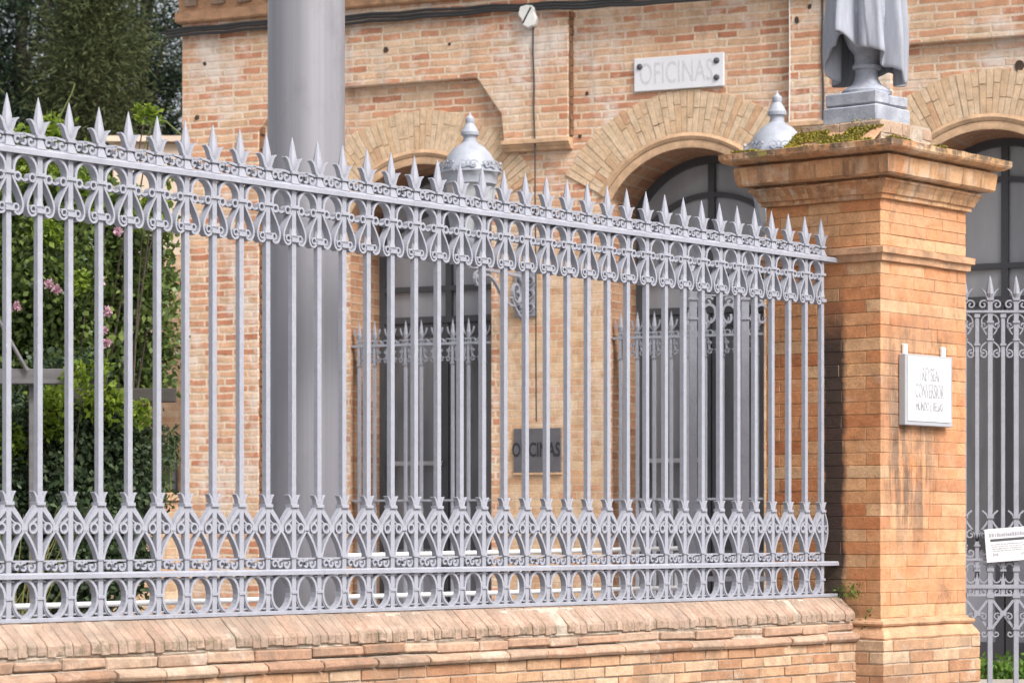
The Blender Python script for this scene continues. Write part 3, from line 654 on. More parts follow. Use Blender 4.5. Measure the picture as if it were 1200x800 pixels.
# cloth: closed sheet with hanging folds; angle 0 looks at the street viewer
def sstep(a, b, x): t = min(1, max(0, (x-a)/(b-a))); return t*t*(3-2*t)
def hem(a):                                   # a in (-pi, pi), 0 = viewer, + = viewer's right
    pts = [(-math.pi, 4.06), (-2.5, 4.045), (-1.95, 4.06), (-1.45, 4.24), (-1.2, 4.30), (-.75, 4.295), (-.45, 4.215), (-.1, 4.205), (.25, 4.18), (.7, 4.11), (1.2, 4.03), (1.7, 4.025), (2.3, 4.12), (2.8, 4.08), (math.pi, 4.06)]
    for (a0, h0), (a1, h1) in zip(pts, pts[1:]):
        if a0 <= a <= a1: return h0+(h1-h0)*sstep(a0, a1, a)
nA, nV = 200, 26; c = MB(); vs = []; wa = FEN.ang
for j in range(nV+1):
    v = j/nV
    for i in range(nA):
        a = -math.pi+2*math.pi*i/nA
        z0 = hem(a); z = z0+(4.98-z0)*v
        low = 1-sstep(4.2, 4.9, z)
        Rz = .178+.020*low if z < 4.6 else .178*math.sqrt(max(.0, 1-((z-4.6)/.40)**2))+.012
        w7 = math.sin(a*7+1.1*math.sin(z*3)+.6); w13 = math.sin(a*12+z*2.5+.4)
        f = .030*(abs(w7)**.6)*(1 if w7 > 0 else -1)+.016*(abs(w13)**.7)*(1 if w13 > 0 else -1)+.010*math.sin(a*3+2)
        f += .034*math.exp(-((a+.80)/.16)**2)-.030*math.exp(-((a+.5)/.13)**2)+.02*math.exp(-((a-1.0)/.2)**2)-.02*math.exp(-((a-.62)/.12)**2)
        r_ = Rz+f*(.45+.55*low)*min(1, (4.98-z)/.3)
        if v == 1: r_ = .012
        wx = UX+r_*math.sin(a); wy = UY-r_*math.cos(a)
        dx, dy = wx-FEN.ox, wy-FEN.oy
        vs.append((dx*FEN.c+dy*FEN.s, -dx*FEN.s+dy*FEN.c, z))
c.add(vs, [(j*nA+i, j*nA+(i+1) % nA, (j+1)*nA+(i+1) % nA, (j+1)*nA+i) for j in range(nV) for i in range(nA)]+[[nV*nA+i for i in range(nA)]])
co = T.part('drapery', c, 'cloth_stone', smooth=True)
m_ = co.modifiers.new('thick', 'SOLIDIFY'); m_.thickness = .014; m_.offset = -1
m_ = co.modifiers.new('sub', 'SUBSURF'); m_.levels = m_.render_levels = 1

# ---- white plaque on the street face
yF = PD0
x0, z1 = FEN.pt(1061, 415, yF-.045); x1, _ = FEN.pt(1116, 415, yF-.045); z0 = FEN.z(499, (x0+x1)/2, yF-.045); z1 = FEN.z(416.5, (x0+x1)/2, yF-.045)
T = Thing('wall_plaque', 'white framed plaque with bleached lettering fixed to the brick pillar', 'plaque', FEN, ((x0+x1)/2, yF, z0))
mb = MB(); mb.box(x0, x1, yF-.045, yF-.004, z0, z1); T.part('casing', mb, 'alu', bevel=.003)
mb = MB(); mb.box(x0+.02, x1-.028, yF-.049, yF-.046, z0+.024, z1-.012); T.part('panel', mb, 'white')
mb = MB()
for xx in (x0+.03, x1-.06):
    mb = MB(); mb.box(xx, xx+.035, yF-.02, yF-.003, z1-.03, z1+.055); T.part('bracket', mb, 'plastic', bevel=.003)
xm = (x0+x1)/2-.004; wp = x1-x0; hp = z1-z0
for body, zz, sz, sx in (('I REYSEAI', .72, .105, .47), ('CONVERSIOR', .485, .112, .42), ('MUNDO E BELIAS', .27, .070, .50)):
    me = text(body, sz, sx, xm, yF-.0502, z0+hp*zz, .003, T.base, .0); T.part('lettering', me, 'faint')

# weed in the joint between wall and pillar
pts = [(LX1-.03+random.gauss(0, .025), -.10+random.gauss(0, .04), 1.24+abs(random.gauss(0, .035))) for q in range(90)]
pts += [(LX1+.0+random.gauss(0, .012)-.02, -.2+random.gauss(0, .02), 1.05+random.random()*.16) for q in range(24)]
single('weed', leaf_mesh('weed', pts, .022, .012, dirs=[(-.2, -.4, .8)]*len(pts), spread=.7, base=(LX1, -.1, 1.2)), 'hedge_leaf', FEN, (LX1, -.1, 1.2), 'small green weed growing where the plinth coping meets the pillar', 'weed')

# ================================================================== grey steel column behind the fence
yc = .62
xa, xb = FEN.px(314, yc), FEN.px(404, yc); xc = FEN.px(359, yc)
dep = FEN.w(xc, yc)[1]; rc = 90/2/FPX*dep
T = Thing('steel_column', 'thick smooth grey steel column standing just behind the iron railing', 'column', FEN, (xc, yc, .55))
mb = MB(); mb.lathe([(rc*1.0, .56), (rc*1.0, 2.5), (rc*1.015, 7.4)], xc, yc, 64); T.part('shaft', mb, 'steel', smooth=True)
mb = MB(); mb.lathe([(rc*1.7, .551), (rc*1.7, .575), (rc*1.05, .58)], xc, yc, 32); T.part('base_flange', mb, 'steel', bevel=.003)
for k in range(6):
    q = 2*math.pi*k/6; mb = MB(); mb.lathe([(.016, .575), (.016, .60)], xc+rc*1.4*math.cos(q), yc+rc*1.4*math.sin(q), 6); T.part('bolt', mb, 'steel')

# ================================================================== white handrail in the courtyard
yh = 1.7
pA = FEN.pt(-60, 712.5, yh); pB = FEN.pt(796, 688, yh); pC = FEN.pt(398, 651, yh); pD = FEN.pt(796, 642, yh)
T = Thing('handrail', 'low white two-bar handrail running behind the iron railing', 'handrail', FEN, (pB[0], yh, .55))
mb = MB(); mb.tube([(pA[0], yh, pA[1]), (pB[0], yh, pB[1])], .014, 10); T.part('lower_bar', mb, 'rail', smooth=True)
mb = MB(); mb.tube([(pC[0], yh, pC[1]), (pD[0], yh, pD[1])], .014, 10); T.part('upper_bar', mb, 'rail', smooth=True)
for fx in (pA[0]+.3, pA[0]+1.5, pC[0], (pC[0]+pD[0])/2, pD[0]):
    zt = pC[1] if fx >= pC[0]-.01 else pA[1]
    mb = MB(); mb.tube([(fx, yh+.02, .551), (fx, yh+.02, zt)], .012, 8); T.part('post', mb, 'rail', smooth=True)

# ================================================================== brick building
GB = .55
def fx(px, off=0.0): return FAC.px(px, -off)
def fp(px, py, off=0.0): return FAC.pt(px, py, -off)
SL = fx(213, .07); SR = 7.5; ZT = 6.6
S6 = FAC.px(600)
BT = Thing('brick_building', 'old orange brick building with arched doorways and moulded cornice behind the fence', 'building', FAC, (SL, 0, GB))
doors = []
for pl, pr in ((404, 583), (718, 895), (1068, 1246)):
    s0, s1 = fx(pl), fx(pr); doors.append(((s0+s1)/2))
HA = .66                                       # half width of an opening
apx = [fp(490, 190)[1], fp(806, 173)[1], fp(1157, 157)[1]]
ZA = apx[1]
RISE = .39; RAD = (HA*HA+RISE*RISE)/(2*RISE); ZC = ZA-RAD; ZS = ZA-RISE; TH = math.asin(HA/RAD)
# front wall with three arched openings
w = MB(); xs = [SL+.06]
def quad(x0, x1, za0, za1, zb0, zb1, y=0.0): w.add([(x0, y, za0), (x1, y, za1), (x1, y, zb1), (x0, y, zb0)], [(0, 1, 2, 3)])
cur = SL+.04; NA = 24
for d in doors:
    quad(cur, d-HA, GB, GB, ZS, ZS); quad(cur, d-HA, ZS, ZS, ZT, ZT)
    for k in range(NA):
        t0 = -TH+2*TH*k/NA; t1 = -TH+2*TH*(k+1)/NA
        quad(d+RAD*math.sin(t0), d+RAD*math.sin(t1), ZC+RAD*math.cos(t0), ZC+RAD*math.cos(t1), ZT, ZT)
    cur = d+HA
quad(cur, SR, GB, GB, ZS, ZS); quad(cur, SR, ZS, ZS, ZT, ZT)
w.add([(SL+.04, 0, GB), (SL+.04, 9, GB), (SL+.04, 9, ZT), (SL+.04, 0, ZT), (SR, 0, GB), (SR, 9, GB), (SR, 9, ZT), (SR, 0, ZT)], [(0, 3, 2, 1), (4, 5, 6, 7), (1, 2, 6, 5)])
BT.part('wall', w, 'brick')
DEP = .58
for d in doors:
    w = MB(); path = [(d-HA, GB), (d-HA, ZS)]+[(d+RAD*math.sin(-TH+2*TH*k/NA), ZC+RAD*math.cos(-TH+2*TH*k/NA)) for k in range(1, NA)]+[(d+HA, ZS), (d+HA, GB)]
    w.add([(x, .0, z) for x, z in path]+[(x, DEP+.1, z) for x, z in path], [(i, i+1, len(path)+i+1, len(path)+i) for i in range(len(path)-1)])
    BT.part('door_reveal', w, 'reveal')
# voussoir arches and bead mouldings
for d in doors:
    v = MB(); r0, r1 = RAD+.115, RAD+.455; n = 42
    for k in range(n):
        t0 = -TH+2*TH*k/n+.0022+random.uniform(-.001, .001); t1 = -TH+2*TH*(k+1)/n-.0022; rb = r1+random.uniform(-.012, .012); yy = -.010+random.uniform(-.003, .002)
        cut = r0+random.choice((.12, .22))*random.uniform(.9, 1.1)
        for ra_, rb_ in (((r0, cut-.004), (cut+.004, rb)) if random.random() < .75 else ((r0, rb),)):
            P = [(d+rr*math.sin(t), ZC+rr*math.cos(t)) for t, rr in ((t0, ra_), (t1, ra_), (t1, rb_), (t0, rb_))]
            v.prism(P, yy, .004)
    BT.part('voussoir_arch', v, 'arch_brick', bevel=.002)
    v = MB()
    v.add([(d+rr*math.sin(-TH+2*TH*k/40), -.003, ZC+rr*math.cos(-TH+2*TH*k/40)) for k in range(41) for rr in (r0, r1-.01)], [(2*k, 2*k+1, 2*k+3, 2*k+2) for k in range(40)])
    BT.part('voussoir_bed', v, 'bed')
    v = MB()
    for ra, rb, yo in ((RAD-.0, RAD+.062, -.012), (RAD+.066, RAD+.118, -.028)):
        pts = [(-TH*1.0+2*TH*k/30) for k in range(31)]
        vs = []
        for t in pts:
            for rr, y in ((ra, .02), (ra, yo*.5), ((ra+rb)/2, yo), (rb, yo*.6), (rb, .02)): vs.append((d+rr*math.sin(t), y, ZC+rr*math.cos(t)))
        v.add(vs, [(i*5+k, i*5+k+1, (i+1)*5+k+1, (i+1)*5+k) for i in range(30) for k in range(4)])
    BT.part('arch_moulding', v, 'brick_mould', smooth=True)
# projecting brickwork: corner pier, band over the first bay, hanging pilaster
O = .07
def q(px, py): return fp(px, py, O)
zc = fp(405, 4, O)[1]
P1 = [(SL, GB), (SL, ZT), (q(666, 5)[0], ZT), (q(666, 176)[0], q(640, 163)[1]), (q(590, 165)[0], q(640, 163)[1]), (q(587, 140)[0], q(587, 134)[1]), (q(558, 92)[0], q(558, 91)[1]),
      (q(332, 106)[0], q(558, 91)[1]), (q(303, 150)[0], q(587, 134)[1]), (q(303, 600)[0], GB)]
w = MB(); w.prism(P1[::-1], -O, .005); BT.part('pier_and_band', w, 'brick', bevel=.008)
zb = fp(1075, 51, O)[1]
P2 = [(q(925, 0)[0], ZT), (SR, ZT), (SR, zb), (q(1062, 50)[0]+.02, zb), (q(1062, 50)[0]-.12, zb-.18), (q(1062, 50)[0]-.12, q(640, 163)[1]), (q(925, 0)[0], q(640, 163)[1])]
w = MB(); w.prism(P2[::-1], -O, .005); BT.part('pilaster_and_band', w, 'brick', bevel=.008)
for xa, xb in ((q(590, 0)[0], q(666, 0)[0]), (q(925, 0)[0], q(1062, 0)[0]-.12)):
    zt = q(640, 163)[1]; w = MB()
    w.bar([(.0, zt-.085), (.0, zt+.01), (-.098, zt+.004), (-.10, zt-.028), (-.082, zt-.034), (-.078, zt-.05), (-.06, zt-.06), (-.05, zt-.082)], xa-.012, xb+.012, 8, .003)
    BT.part('corbel', w, 'brick_mould')
for px, za, zb in ((303, GB+.01, fp(303, 150, O)[1]), (666, q(640, 163)[1]+.02, q(666, 14)[1])):  # dark brown strips stand in for the shade in the edge grooves
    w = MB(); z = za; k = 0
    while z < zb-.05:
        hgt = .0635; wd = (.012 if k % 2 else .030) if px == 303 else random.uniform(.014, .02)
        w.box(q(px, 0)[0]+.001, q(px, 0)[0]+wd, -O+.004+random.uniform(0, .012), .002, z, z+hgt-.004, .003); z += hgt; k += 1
    BT.part('toothed_groove_shade', w, 'groove_shade')
for px, py, rr, off in ((452, 59, .030, O), (527, 52, .016, O), (240, 75, .02, O), (231, 138, .028, O), (254, 271, .035, O), (770, 147, .028, 0), (772, 118, .014, 0), (790, 122, .014, 0), (803, 117, .016, 0),
                        (823, 151, .018, 0), (680, 160, .018, 0), (949, 8, .02, O), (1195, 78, .05, 0), (688, 110, .02, 0), (934, 24, .028, O)):
    X_, Z_ = fp(px, py, off); w = MB(); n_ = 9; oo = -off-.003
    w.prism([(X_+rr*random.uniform(.6, 1.1)*math.cos(2*math.pi*k/n_), Z_+rr*random.uniform(.6, 1.1)*math.sin(2*math.pi*k/n_)) for k in range(n_)][::-1], oo-.004, oo+.002); BT.part('pit_shade', w, 'pit_dark')  # raised dark discs stand in for the shade inside small wall pits
# smooth rubbed brick around the doors below the arch springing
for xa, xb in ((fx(585), fx(664)), (fx(664)+.0, fx(716)), (fx(895), fx(1066))):
    w = MB(); w.box(xa+.004, xb-.004, -.004, .003, GB, ZS-.35); BT.part('rubbed_facing', w, 'brick_rubbed')
w = MB(); w.box(q(303, 0)[0]+.003, fx(404)-.004, -.004, .003, GB, ZS-.2); BT.part('rubbed_facing', w, 'brick_rubbed')
# cornice with left return
zc = q(260, 25)[1]
prof = [(-.0, zc-.0), (-.10, zc+.005), (-.115, zc+.02), (-.115, zc+.10), (-.09, zc+.11), (-.09, zc+.30), (-.16, zc+.33), (-.19, zc+.40), (-.30, zc+.46), (-.42, zc+.50), (-.44, zc+.58), (-.1, zc+.64), (.0, zc+.64)]
w = MB(); vs = []
for k, x in enumerate([SL+.001]+list(np.linspace(SL+.6, SR-.3, 50))+[SR]):
    for y, z in prof:
        e = noise.noise_vector(Vector((x*4, y*9, z*9)))*.008
        vs.append((x+(y+O if k == 0 else 0), y-O*.0+e[1], z+e[2]))
n = len(prof)
w.add(vs, [(k*n+i, k*n+i+1, (k+1)*n+i+1, (k+1)*n+i) for k in range(51) for i in range(n-1)])
vs = []
for y, z in prof:
    vs += [(SL+(y+O), y, z), (SL+(y+O), 9, z)]
w.add(vs, [(2*i, 2*i+1, 2*i+3, 2*i+2) for i in range(n-1)])
BT.part('cornice', w, 'stack_mould')
w = MB()
for k in range(40):                            # dark dentils in the frieze
    x = SL+.05+k*.27
    if x < SR-.2: w.box(x, x+.13, -.125, -.085, zc+.14, zc+.26, .008)
BT.part('dentil_course', w, 'ledge_brick', bevel=.006)
w = MB(); w.box(SL-.25, SR, -.35, 9.2, zc+.66, zc+.74); BT.part('roof', w, 'roof')

# doors: frame, fanlight, leaves
for di, d in enumerate(doors):
    yb = DEP
    fr = MB()
    rr = RAD; A = [(d+(rr-.03)*math.sin(t), ZC+(rr-.03)*math.cos(t)) for t in [-TH+2*TH*k/24 for k in range(25)]]
    fr.ribbon(A, .06, yb-.05, yb+.02)
    A = [(d+rr*math.sin(t), ZC-.315+rr*math.cos(t)) for t in [-TH*.9+2*TH*.9*k/24 for k in range(25)]]
    fr.ribbon(A, .042, yb-.035, yb+.02)
    fr.box(d-HA, d-HA+.05, yb-.048, yb+.02, GB, ZS); fr.box(d+HA-.05, d+HA, yb-.048, yb+.02, GB, ZS)
    fr.box(d-.028, d+.028, yb-.04, yb+.02, 3.44, ZA-.04)
    for z, hh in ((3.655, .045), (3.385, .055)): fr.box(d-HA+.05, d+HA-.05, yb-.045, yb+.02, z, z+hh)
    do = BT.part('door', fr, 'frame')
    gl = MB(); gl.box(d-HA, d+HA, yb+.004, yb+.012, 3.43, ZA); BT.part('fanlight_glass', gl, 'glass', parent=do)
    for sg in (-1, 1):
        xa, xb = (d-HA+.05, d-.006) if sg < 0 else (d+.006, d+HA-.05)
        lf = MB(); z0 = GB+.02; z1 = 3.38
        lf.box(xa, xa+.07, yb-.03, yb+.02, z0, z1); lf.box(xb-.07, xb, yb-.03, yb+.02, z0, z1)
        for za, zz in ((z0, z0+.16), (1.45, 1.57), (z1-.10, z1)): lf.box(xa+.07, xb-.07, yb-.028, yb+.02, za, zz)
        lo = BT.part('door_leaf', lf, 'frame', parent=do)
        gl = MB(); gl.box(xa+.07, xb-.07, yb+.002, yb+.010, 1.57, z1-.10); BT.part('door_glass', gl, 'glass_dark', parent=do)
        gl = MB(); gl.box(xa+.07, xb-.07, yb-.01, yb+.010, z0+.16, 1.45); BT.part('door_panel', gl, 'panel' if (di == 2 or (di == 0 and sg < 0)) else 'glass_dark', parent=do)
    if di < 2:
        hd = MB(); z = fp(500, 536)[1]-.02
        hd.box(d-HA+.1, d-.05, yb-.075, yb-.05, 2.18-.015, 2.18+.02); BT.part('push_bar', hd, 'alu', parent=do)
    # threshold
    st = MB(); st.box(d-HA, d+HA, .0, yb, GB+.004, GB+.035); BT.part('threshold', st, 'kerb')

# iron grilles in the doorways
def grille(d, label):
    T = Thing('door_grille', label, 'grille', FAC, (d, .02, GB+.035), 'iron grilles in the arched doorways')
    zt, zr = 3.375, 3.155; y0, y1 = .01, .035; nb = 9; sp = 2*HA/nb
    b = MB(); b.box(-.011, .011, y0, y1, GB+.05, zr+.05); b.box(-.017, .017, y0-.006, y1+.006, zr-.16, zr-.145); b.box(-.016, .016, y0-.006, y1+.006, zr+.04, zr+.055)
    b.lathe([(.010, zr+.055), (.020, zr+.10), (.013, zr+.15), (.001, zt)], 0, .022, 6)
    for sg in (-1, 1): b.ribbon(bez((sg*.01, zr+.06), (sg*.02, zr+.09), (sg*.045, zr+.09), (sg*.05, zr+.15), 8), .008, y0+.005, y1-.005)
    bb = (0, .02, GB+.035)
    b0 = T.part('grille_bar', b, 'iron_far', base=bb); b0.location = (-HA+sp*.5, 0, 0)
    s_ = MB()
    for sg in (-1, 1):
        bx = sp/2-sg*sp/2
        s_.ribbon(bez((bx+sg*.012, zr), (bx+sg*.05, zr-.03), (bx+sg*.02, zr-.07), (bx+sg*.04, zr-.10), 8), .008, y0, y1-.004)
        s_.scroll(bx+sg*.042, zr-.12, .024, 1.2, .5, sg, .007, y0, y1-.004, 14); s_.ring(sp/2+sg*.03, zr+.03, .022, .022, .007, y0, y1-.004, 10)
        s_.scroll(bx+sg*.040, zr-.045, .02, 1.1, 2.0, sg, .007, y0, y1-.004, 12)
    s0 = T.part('grille_scroll', s_, 'iron_far', base=bb); s0.location = (-HA+sp*.5, 0, 0)
    for k in range(1, nb):
        dup(b0, T.o, (-HA+sp*(k+.5), 0, 0))
        if k < nb-1: dup(s0, T.o, (-HA+sp*(k+.5), 0, 0))
    for z, h in ((zr, .018), (1.85, .016), (GB+.06, .02)):
        r = MB(); r.box(d-HA+.005, d+HA-.005, y0-.004, y1+.004, z, z+h); T.part('grille_rail', r, 'iron_far', base=T.base)
grille(doors[0], 'iron spear-topped grille in the doorway left of the dark office plate')
grille(doors[1], 'iron spear-topped grille in the doorway under the marble office sign')

# ---- marble sign over the middle door
c = [fp(743, 70, .03), fp(848, 60, .03), fp(848, 101.5, .03), fp(743, 107, .03)]
x0, x1 = c[0][0], c[1][0]; z1 = (c[0][1]+c[1][1])/2; z0 = (c[2][1]+c[3][1])/2
T = Thing('marble_sign', 'white marble sign reading OFICINAS bolted to the wall above the middle arch', 'sign', FAC, ((x0+x1)/2, 0, z0))
mb = MB(); mb.box(x0, x1, -.03, -.001, z0, z1); T.part('slab', mb, 'marble', bevel=.004)
me = text('OFICINAS', .25, .58, (x0+x1)/2-.02, -.0305, (z0+z1)/2-.005, .002, T.base); T.part('lettering', me, 'engraved')
for bx, bz in ((x0+.05, z1-.07), (x1-.06, z1-.065), (x1-.06, z0+.07)):
    mb = MB(); mb.lathe([(.026, 0), (.024, .008), (.012, .016), (.001, .018)], 0, 0, 10)
    mb.v = [(bx+x, -.0305-z, bz+y) for x, y, z in mb.v]; T.part('bolt', mb, 'frame', smooth=True)
# ---- dark plate beside the first door
c = [fp(602, 500, .025), fp(657, 501, .025), fp(657, 553, .025), fp(602, 553.5, .025)]
x0, x1 = c[0][0], c[1][0]; z1 = c[1][1]; z0 = c[3][1]
T = Thing('office_plate', 'dark slate plate reading OFICINAS on the wall beside the left doorway', 'sign', FAC, ((x0+x1)/2, 0, z0))
mb = MB(); mb.box(x0, x1, -.025, -.005, z0, z1); T.part('plate', mb, 'slate', bevel=.003)
mb = MB(); mb.box(x0-.004, x1+.004, -.028, -.005, z0-.018, z0-.001); T.part('lower_edge', mb, 'brick_mould')
me = text('OFICINAS', .165, .60, (x0+x1)/2-.01, -.0255, (z0+z1)/2, .003, T.base, .002); T.part('lettering', me, 'black')

# ---- junction box, cables
jx, jz = fp(620, 20, .10)
T = Thing('junction_box', 'small white junction box under the cornice cables', 'junction box', FAC, (jx, -O, jz))
mb = MB(); pol = [(-.085, .02), (-.07, .085), (-.01, .10), (.05, .085), (.07, .05), (.055, .03), (.075, -.02), (.055, -.075), (.0, -.095), (-.045, -.07), (-.055, -.02)]
mb.prism([(jx+a*1.05, jz+b*1.0) for a, b in pol][::-1], -O-.06, -O-.002); T.part('casing', mb, 'plastic', bevel=.008)
mb = MB(); mb.ribbon([(jx-.045, jz-.055), (jx+.03, jz+.07)], .014, -O-.064, -O-.0605); T.part('strap', mb, 'cable')
mb = MB()
for pts in ([(196, 40), (213, 38), (313, 28.5), (405, 23), (530, 15), (596, 9.5), (640, 7.5), (700, 5), (760, 2), (900, -9), (1200, -35), (1500, -64)],
            [(196, 44), (213, 42), (313, 33), (405, 28), (530, 18), (596, 12), (640, 11), (700, 8.5), (770, 4), (900, -6), (1200, -32), (1500, -61)],
            [(198, 36), (313, 25.5), (405, 19.5), (530, 10.5), (596, 6.5), (640, 4.5), (700, 1.5), (900, -12), (1200, -38), (1500, -67)]):
    path = []
    for (a, b), (a2, b2) in zip(pts, pts[1:]):
        for k in range(4):
            t = k/4; X, Z = fp(a+(a2-a)*t, b+(b2-b)*t, .11); path.append((X, -.115-.01*math.sin(a*.1), Z+.006*math.sin((a+(a2-a)*t)*.09)))
    mb.tube(path, .014, 6)
single('cable_bundle', mb, 'cable', FAC, (S6, -.1, 5.5), 'bundle of black cables slung along under the brick cornice', 'cable', smooth=True)
def drop(pts, off, rad, label, mat='cable'):
    path = []
    for a, b in pts: X, Z = fp(a, b, off); path.append((X, -off, Z))
    single('drop_cable', (lambda m: m.tube(path, rad, 6))(MB()), mat, FAC, (path[0][0], -off, path[0][2]), label, 'cable', 'thin cables running down the brick wall', smooth=True)
drop([(625, 32), (624.5, 60), (626, 100), (625.5, 130), (627, 175), (627, 230), (628, 330), (628, 420), (628.5, 494)], O+.012, .0062, 'thin dark cable running down the wall from the white junction box')
drop([(963, -20), (964, 20), (963, 60), (965, 110), (964.5, 140), (965, 300), (965, 600)], O+.012, .0085, 'thin dark cable running down the wall beside the draped urn')
drop([(925, -20), (925.5, 60), (925, 140), (926, 300)], O+.012, .005, 'thin pale strip added as the highlight of the pilaster edge left of the draped urn', 'plastic')  # pale tube stands in for the highlight along the pilaster edge

# ---- wall lanterns
def lantern(px_wall, label):
    s = FAC.px(px_wall); L = 1.08; ly = -L
    T = Thing('wall_lantern', label, 'lantern', FAC, (s, 0, 3.5), 'pale lanterns on scrolled wall brackets')
    zr = 4.425
    mb = MB(); mb.lathe([(.215, zr-.10), (.225, zr-.02), (.24, zr), (.235, zr+.02), (.205, zr+.05), (.195, zr+.09), (.165, zr+.145), (.12, zr+.195), (.075, zr+.222), (.058, zr+.235), (.052, zr+.27), (.055, zr+.285),
                        (.070, zr+.29), (.073, zr+.315), (.062, zr+.33), (.055, zr+.35), (.032, zr+.385), (.038, zr+.40), (.036, zr+.425), (.012, zr+.45), (.003, zr+.475)], s, ly, 32)
    dm = T.part('dome', mb, 'lamp', smooth=True)
    mb = MB(); mb.lathe([(.125, 3.90), (.2, zr-.105), (.205, zr-.10)], s, ly, 6, rot=.26); T.part('glass', mb, 'lamp_glass')
    mb = MB()
    for k in range(6):
        a = .26+2*math.pi*k/6; cx, cy = math.cos(a), math.sin(a)
        mb.tube([(s+.128*cx, ly+.128*cy, 3.895), (s+.205*cx, ly+.205*cy, zr-.10)], .012, 6)
    mb.lathe([(.132, 3.885), (.138, 3.905), (.125, 3.91)], s, ly, 6, rot=.26); mb.lathe([(.165, 4.09), (.17, 4.10), (.165, 4.112)], s, ly, 6, rot=.26)
    T.part('lantern_frame', mb, 'lamp')
    mb = MB(); mb.lathe([(.002, 3.70), (.03, 3.72), (.022, 3.76), (.06, 3.80), (.12, 3.86), (.128, 3.892)], s, ly, 20); T.part('lantern_base', mb, 'lamp', smooth=True)
    cr = MB()                                   # scrolled crest round the rim
    n = 8
    for k in range(n):
        a = 2*math.pi*(k+.5)/n; tm = MB(); wd = .088
        for sg in (-1, 1): tm.scroll(sg*.042, zr+.035, .036, 1.2, .3, sg, .012, -.006, .006, 14)
        tm.box(-wd, wd, -.006, .006, zr-.012, zr-.002); tm.ring(0, zr+.045, .016, .022, .010, -.006, .006, 10)
        c_, s_ = math.cos(a), math.sin(a); rad = .243
        cr.add([(s+c_*(rad-y)-s_*x, ly+s_*(rad-y)+c_*x, z) for x, y, z in tm.v], tm.f)
    T.part('crest', cr, 'lamp')
    br = MB(); br.box(s-.014, s+.014, -L, -.02, 3.675, 3.70)
    tm = MB()                                   # bracket scrolls lie in the plane across the wall
    tm.scroll(-.93, 3.60, .075, 1.4, 1.2, 1, .016, -.012, .012, 18); tm.scroll(-.20, 3.56, .13, 1.4, 1.4, -1, .018, -.012, .012, 20)
    tm.ribbon(bez((-.86, 3.63), (-.6, 3.72), (-.5, 3.40), (-.26, 3.44), 14), .018, -.012, .012); tm.ribbon(bez((-.30, 3.50), (-.2, 3.36), (-.1, 3.36), (-.02, 3.30), 8), .016, -.012, .012)
    br.add([(s+y, x, z) for x, y, z in tm.v], tm.f)
    T.part('bracket', br, 'iron_far')
    mb = MB(); mb.box(s-.10, s+.10, -.028, -.006, 3.36, 3.74); T.part('wall_plate', mb, 'iron_far', bevel=.006)
    mb = MB()
    for sg in (-1, 1):
        for zz in (3.44, 3.55, 3.66): mb.scroll(s+sg*.045, zz, .045, 1.2, .6*sg+zz, sg, .014, -.05, -.028, 14)
    T.part('plate_scroll', mb, 'iron_far')
lantern(617, 'pale domed lantern on the scrolled bracket beside the left doorway')
lantern(964, 'pale domed lantern half hidden by the brick pillar cornice')

# ================================================================== gates
YG = 15.85
GF = Frame(0.0, YG, 0.0)
def gz(py): return EYE+(HOR-py)/FPX*YG
gx0 = (1160-600)/FPX*YG; gsp = (1190.5-1160)/FPX*YG
T = Thing('entrance_gate', 'grey wrought iron entrance gate with spearheads to the right of the brick pillar', 'gate', GF, (gx0, 0, .02))
GBASE = (0, 0, .02)
b = MB(); q_ = .0135; zr = gz(365)
b.box(-q_, q_, -q_, q_, .06, zr+.06)
for py, hh in ((352, .014), (378.5, .012), (399, .010), (607, .012), (640, .012), (669, .02), (737, .014), (700, .03)): b.box(-.02, .02, -.02, .02, gz(py), gz(py)+hh)
b.lathe([(.011, gz(351)), (.024, gz(344)), (.020, gz(338)), (.010, gz(328)), (.001, gz(322.5))], 0, 0, 8)
for sg in (-1, 1):
    b.ribbon(bez((sg*.012, gz(350)), (sg*.02, gz(345)), (sg*.03, gz(341)), (sg*.05, gz(338)), 8), .009, -.01, .01, taper=[1.5, 1.4, 1.3, 1.2, 1, .9, .7, .5, .3])
    b.ribbon(bez((sg*.012, gz(606)), (sg*.02, gz(602)), (sg*.03, gz(600)), (sg*.045, gz(598)), 6), .009, -.01, .01)
b0 = T.part('gate_bar', b, 'iron_far', base=GBASE); b0.location = (-gsp, 0, 0)
m2 = MB(); m2.box(-.011, .011, -.011, .011, gz(698), gz(368)); m2.box(-.016, .016, -.016, .016, gz(372), gz(368))
for py in (405, 640, 669): m2.box(-.017, .017, -.017, .017, gz(py), gz(py)+.012)
m0 = T.part('slim_bar', m2, 'iron_far', base=GBASE); m0.location = (-gsp*.5, 0, 0)
s_ = MB(); t_ = MB(); hs = gsp/2; d_ = .011
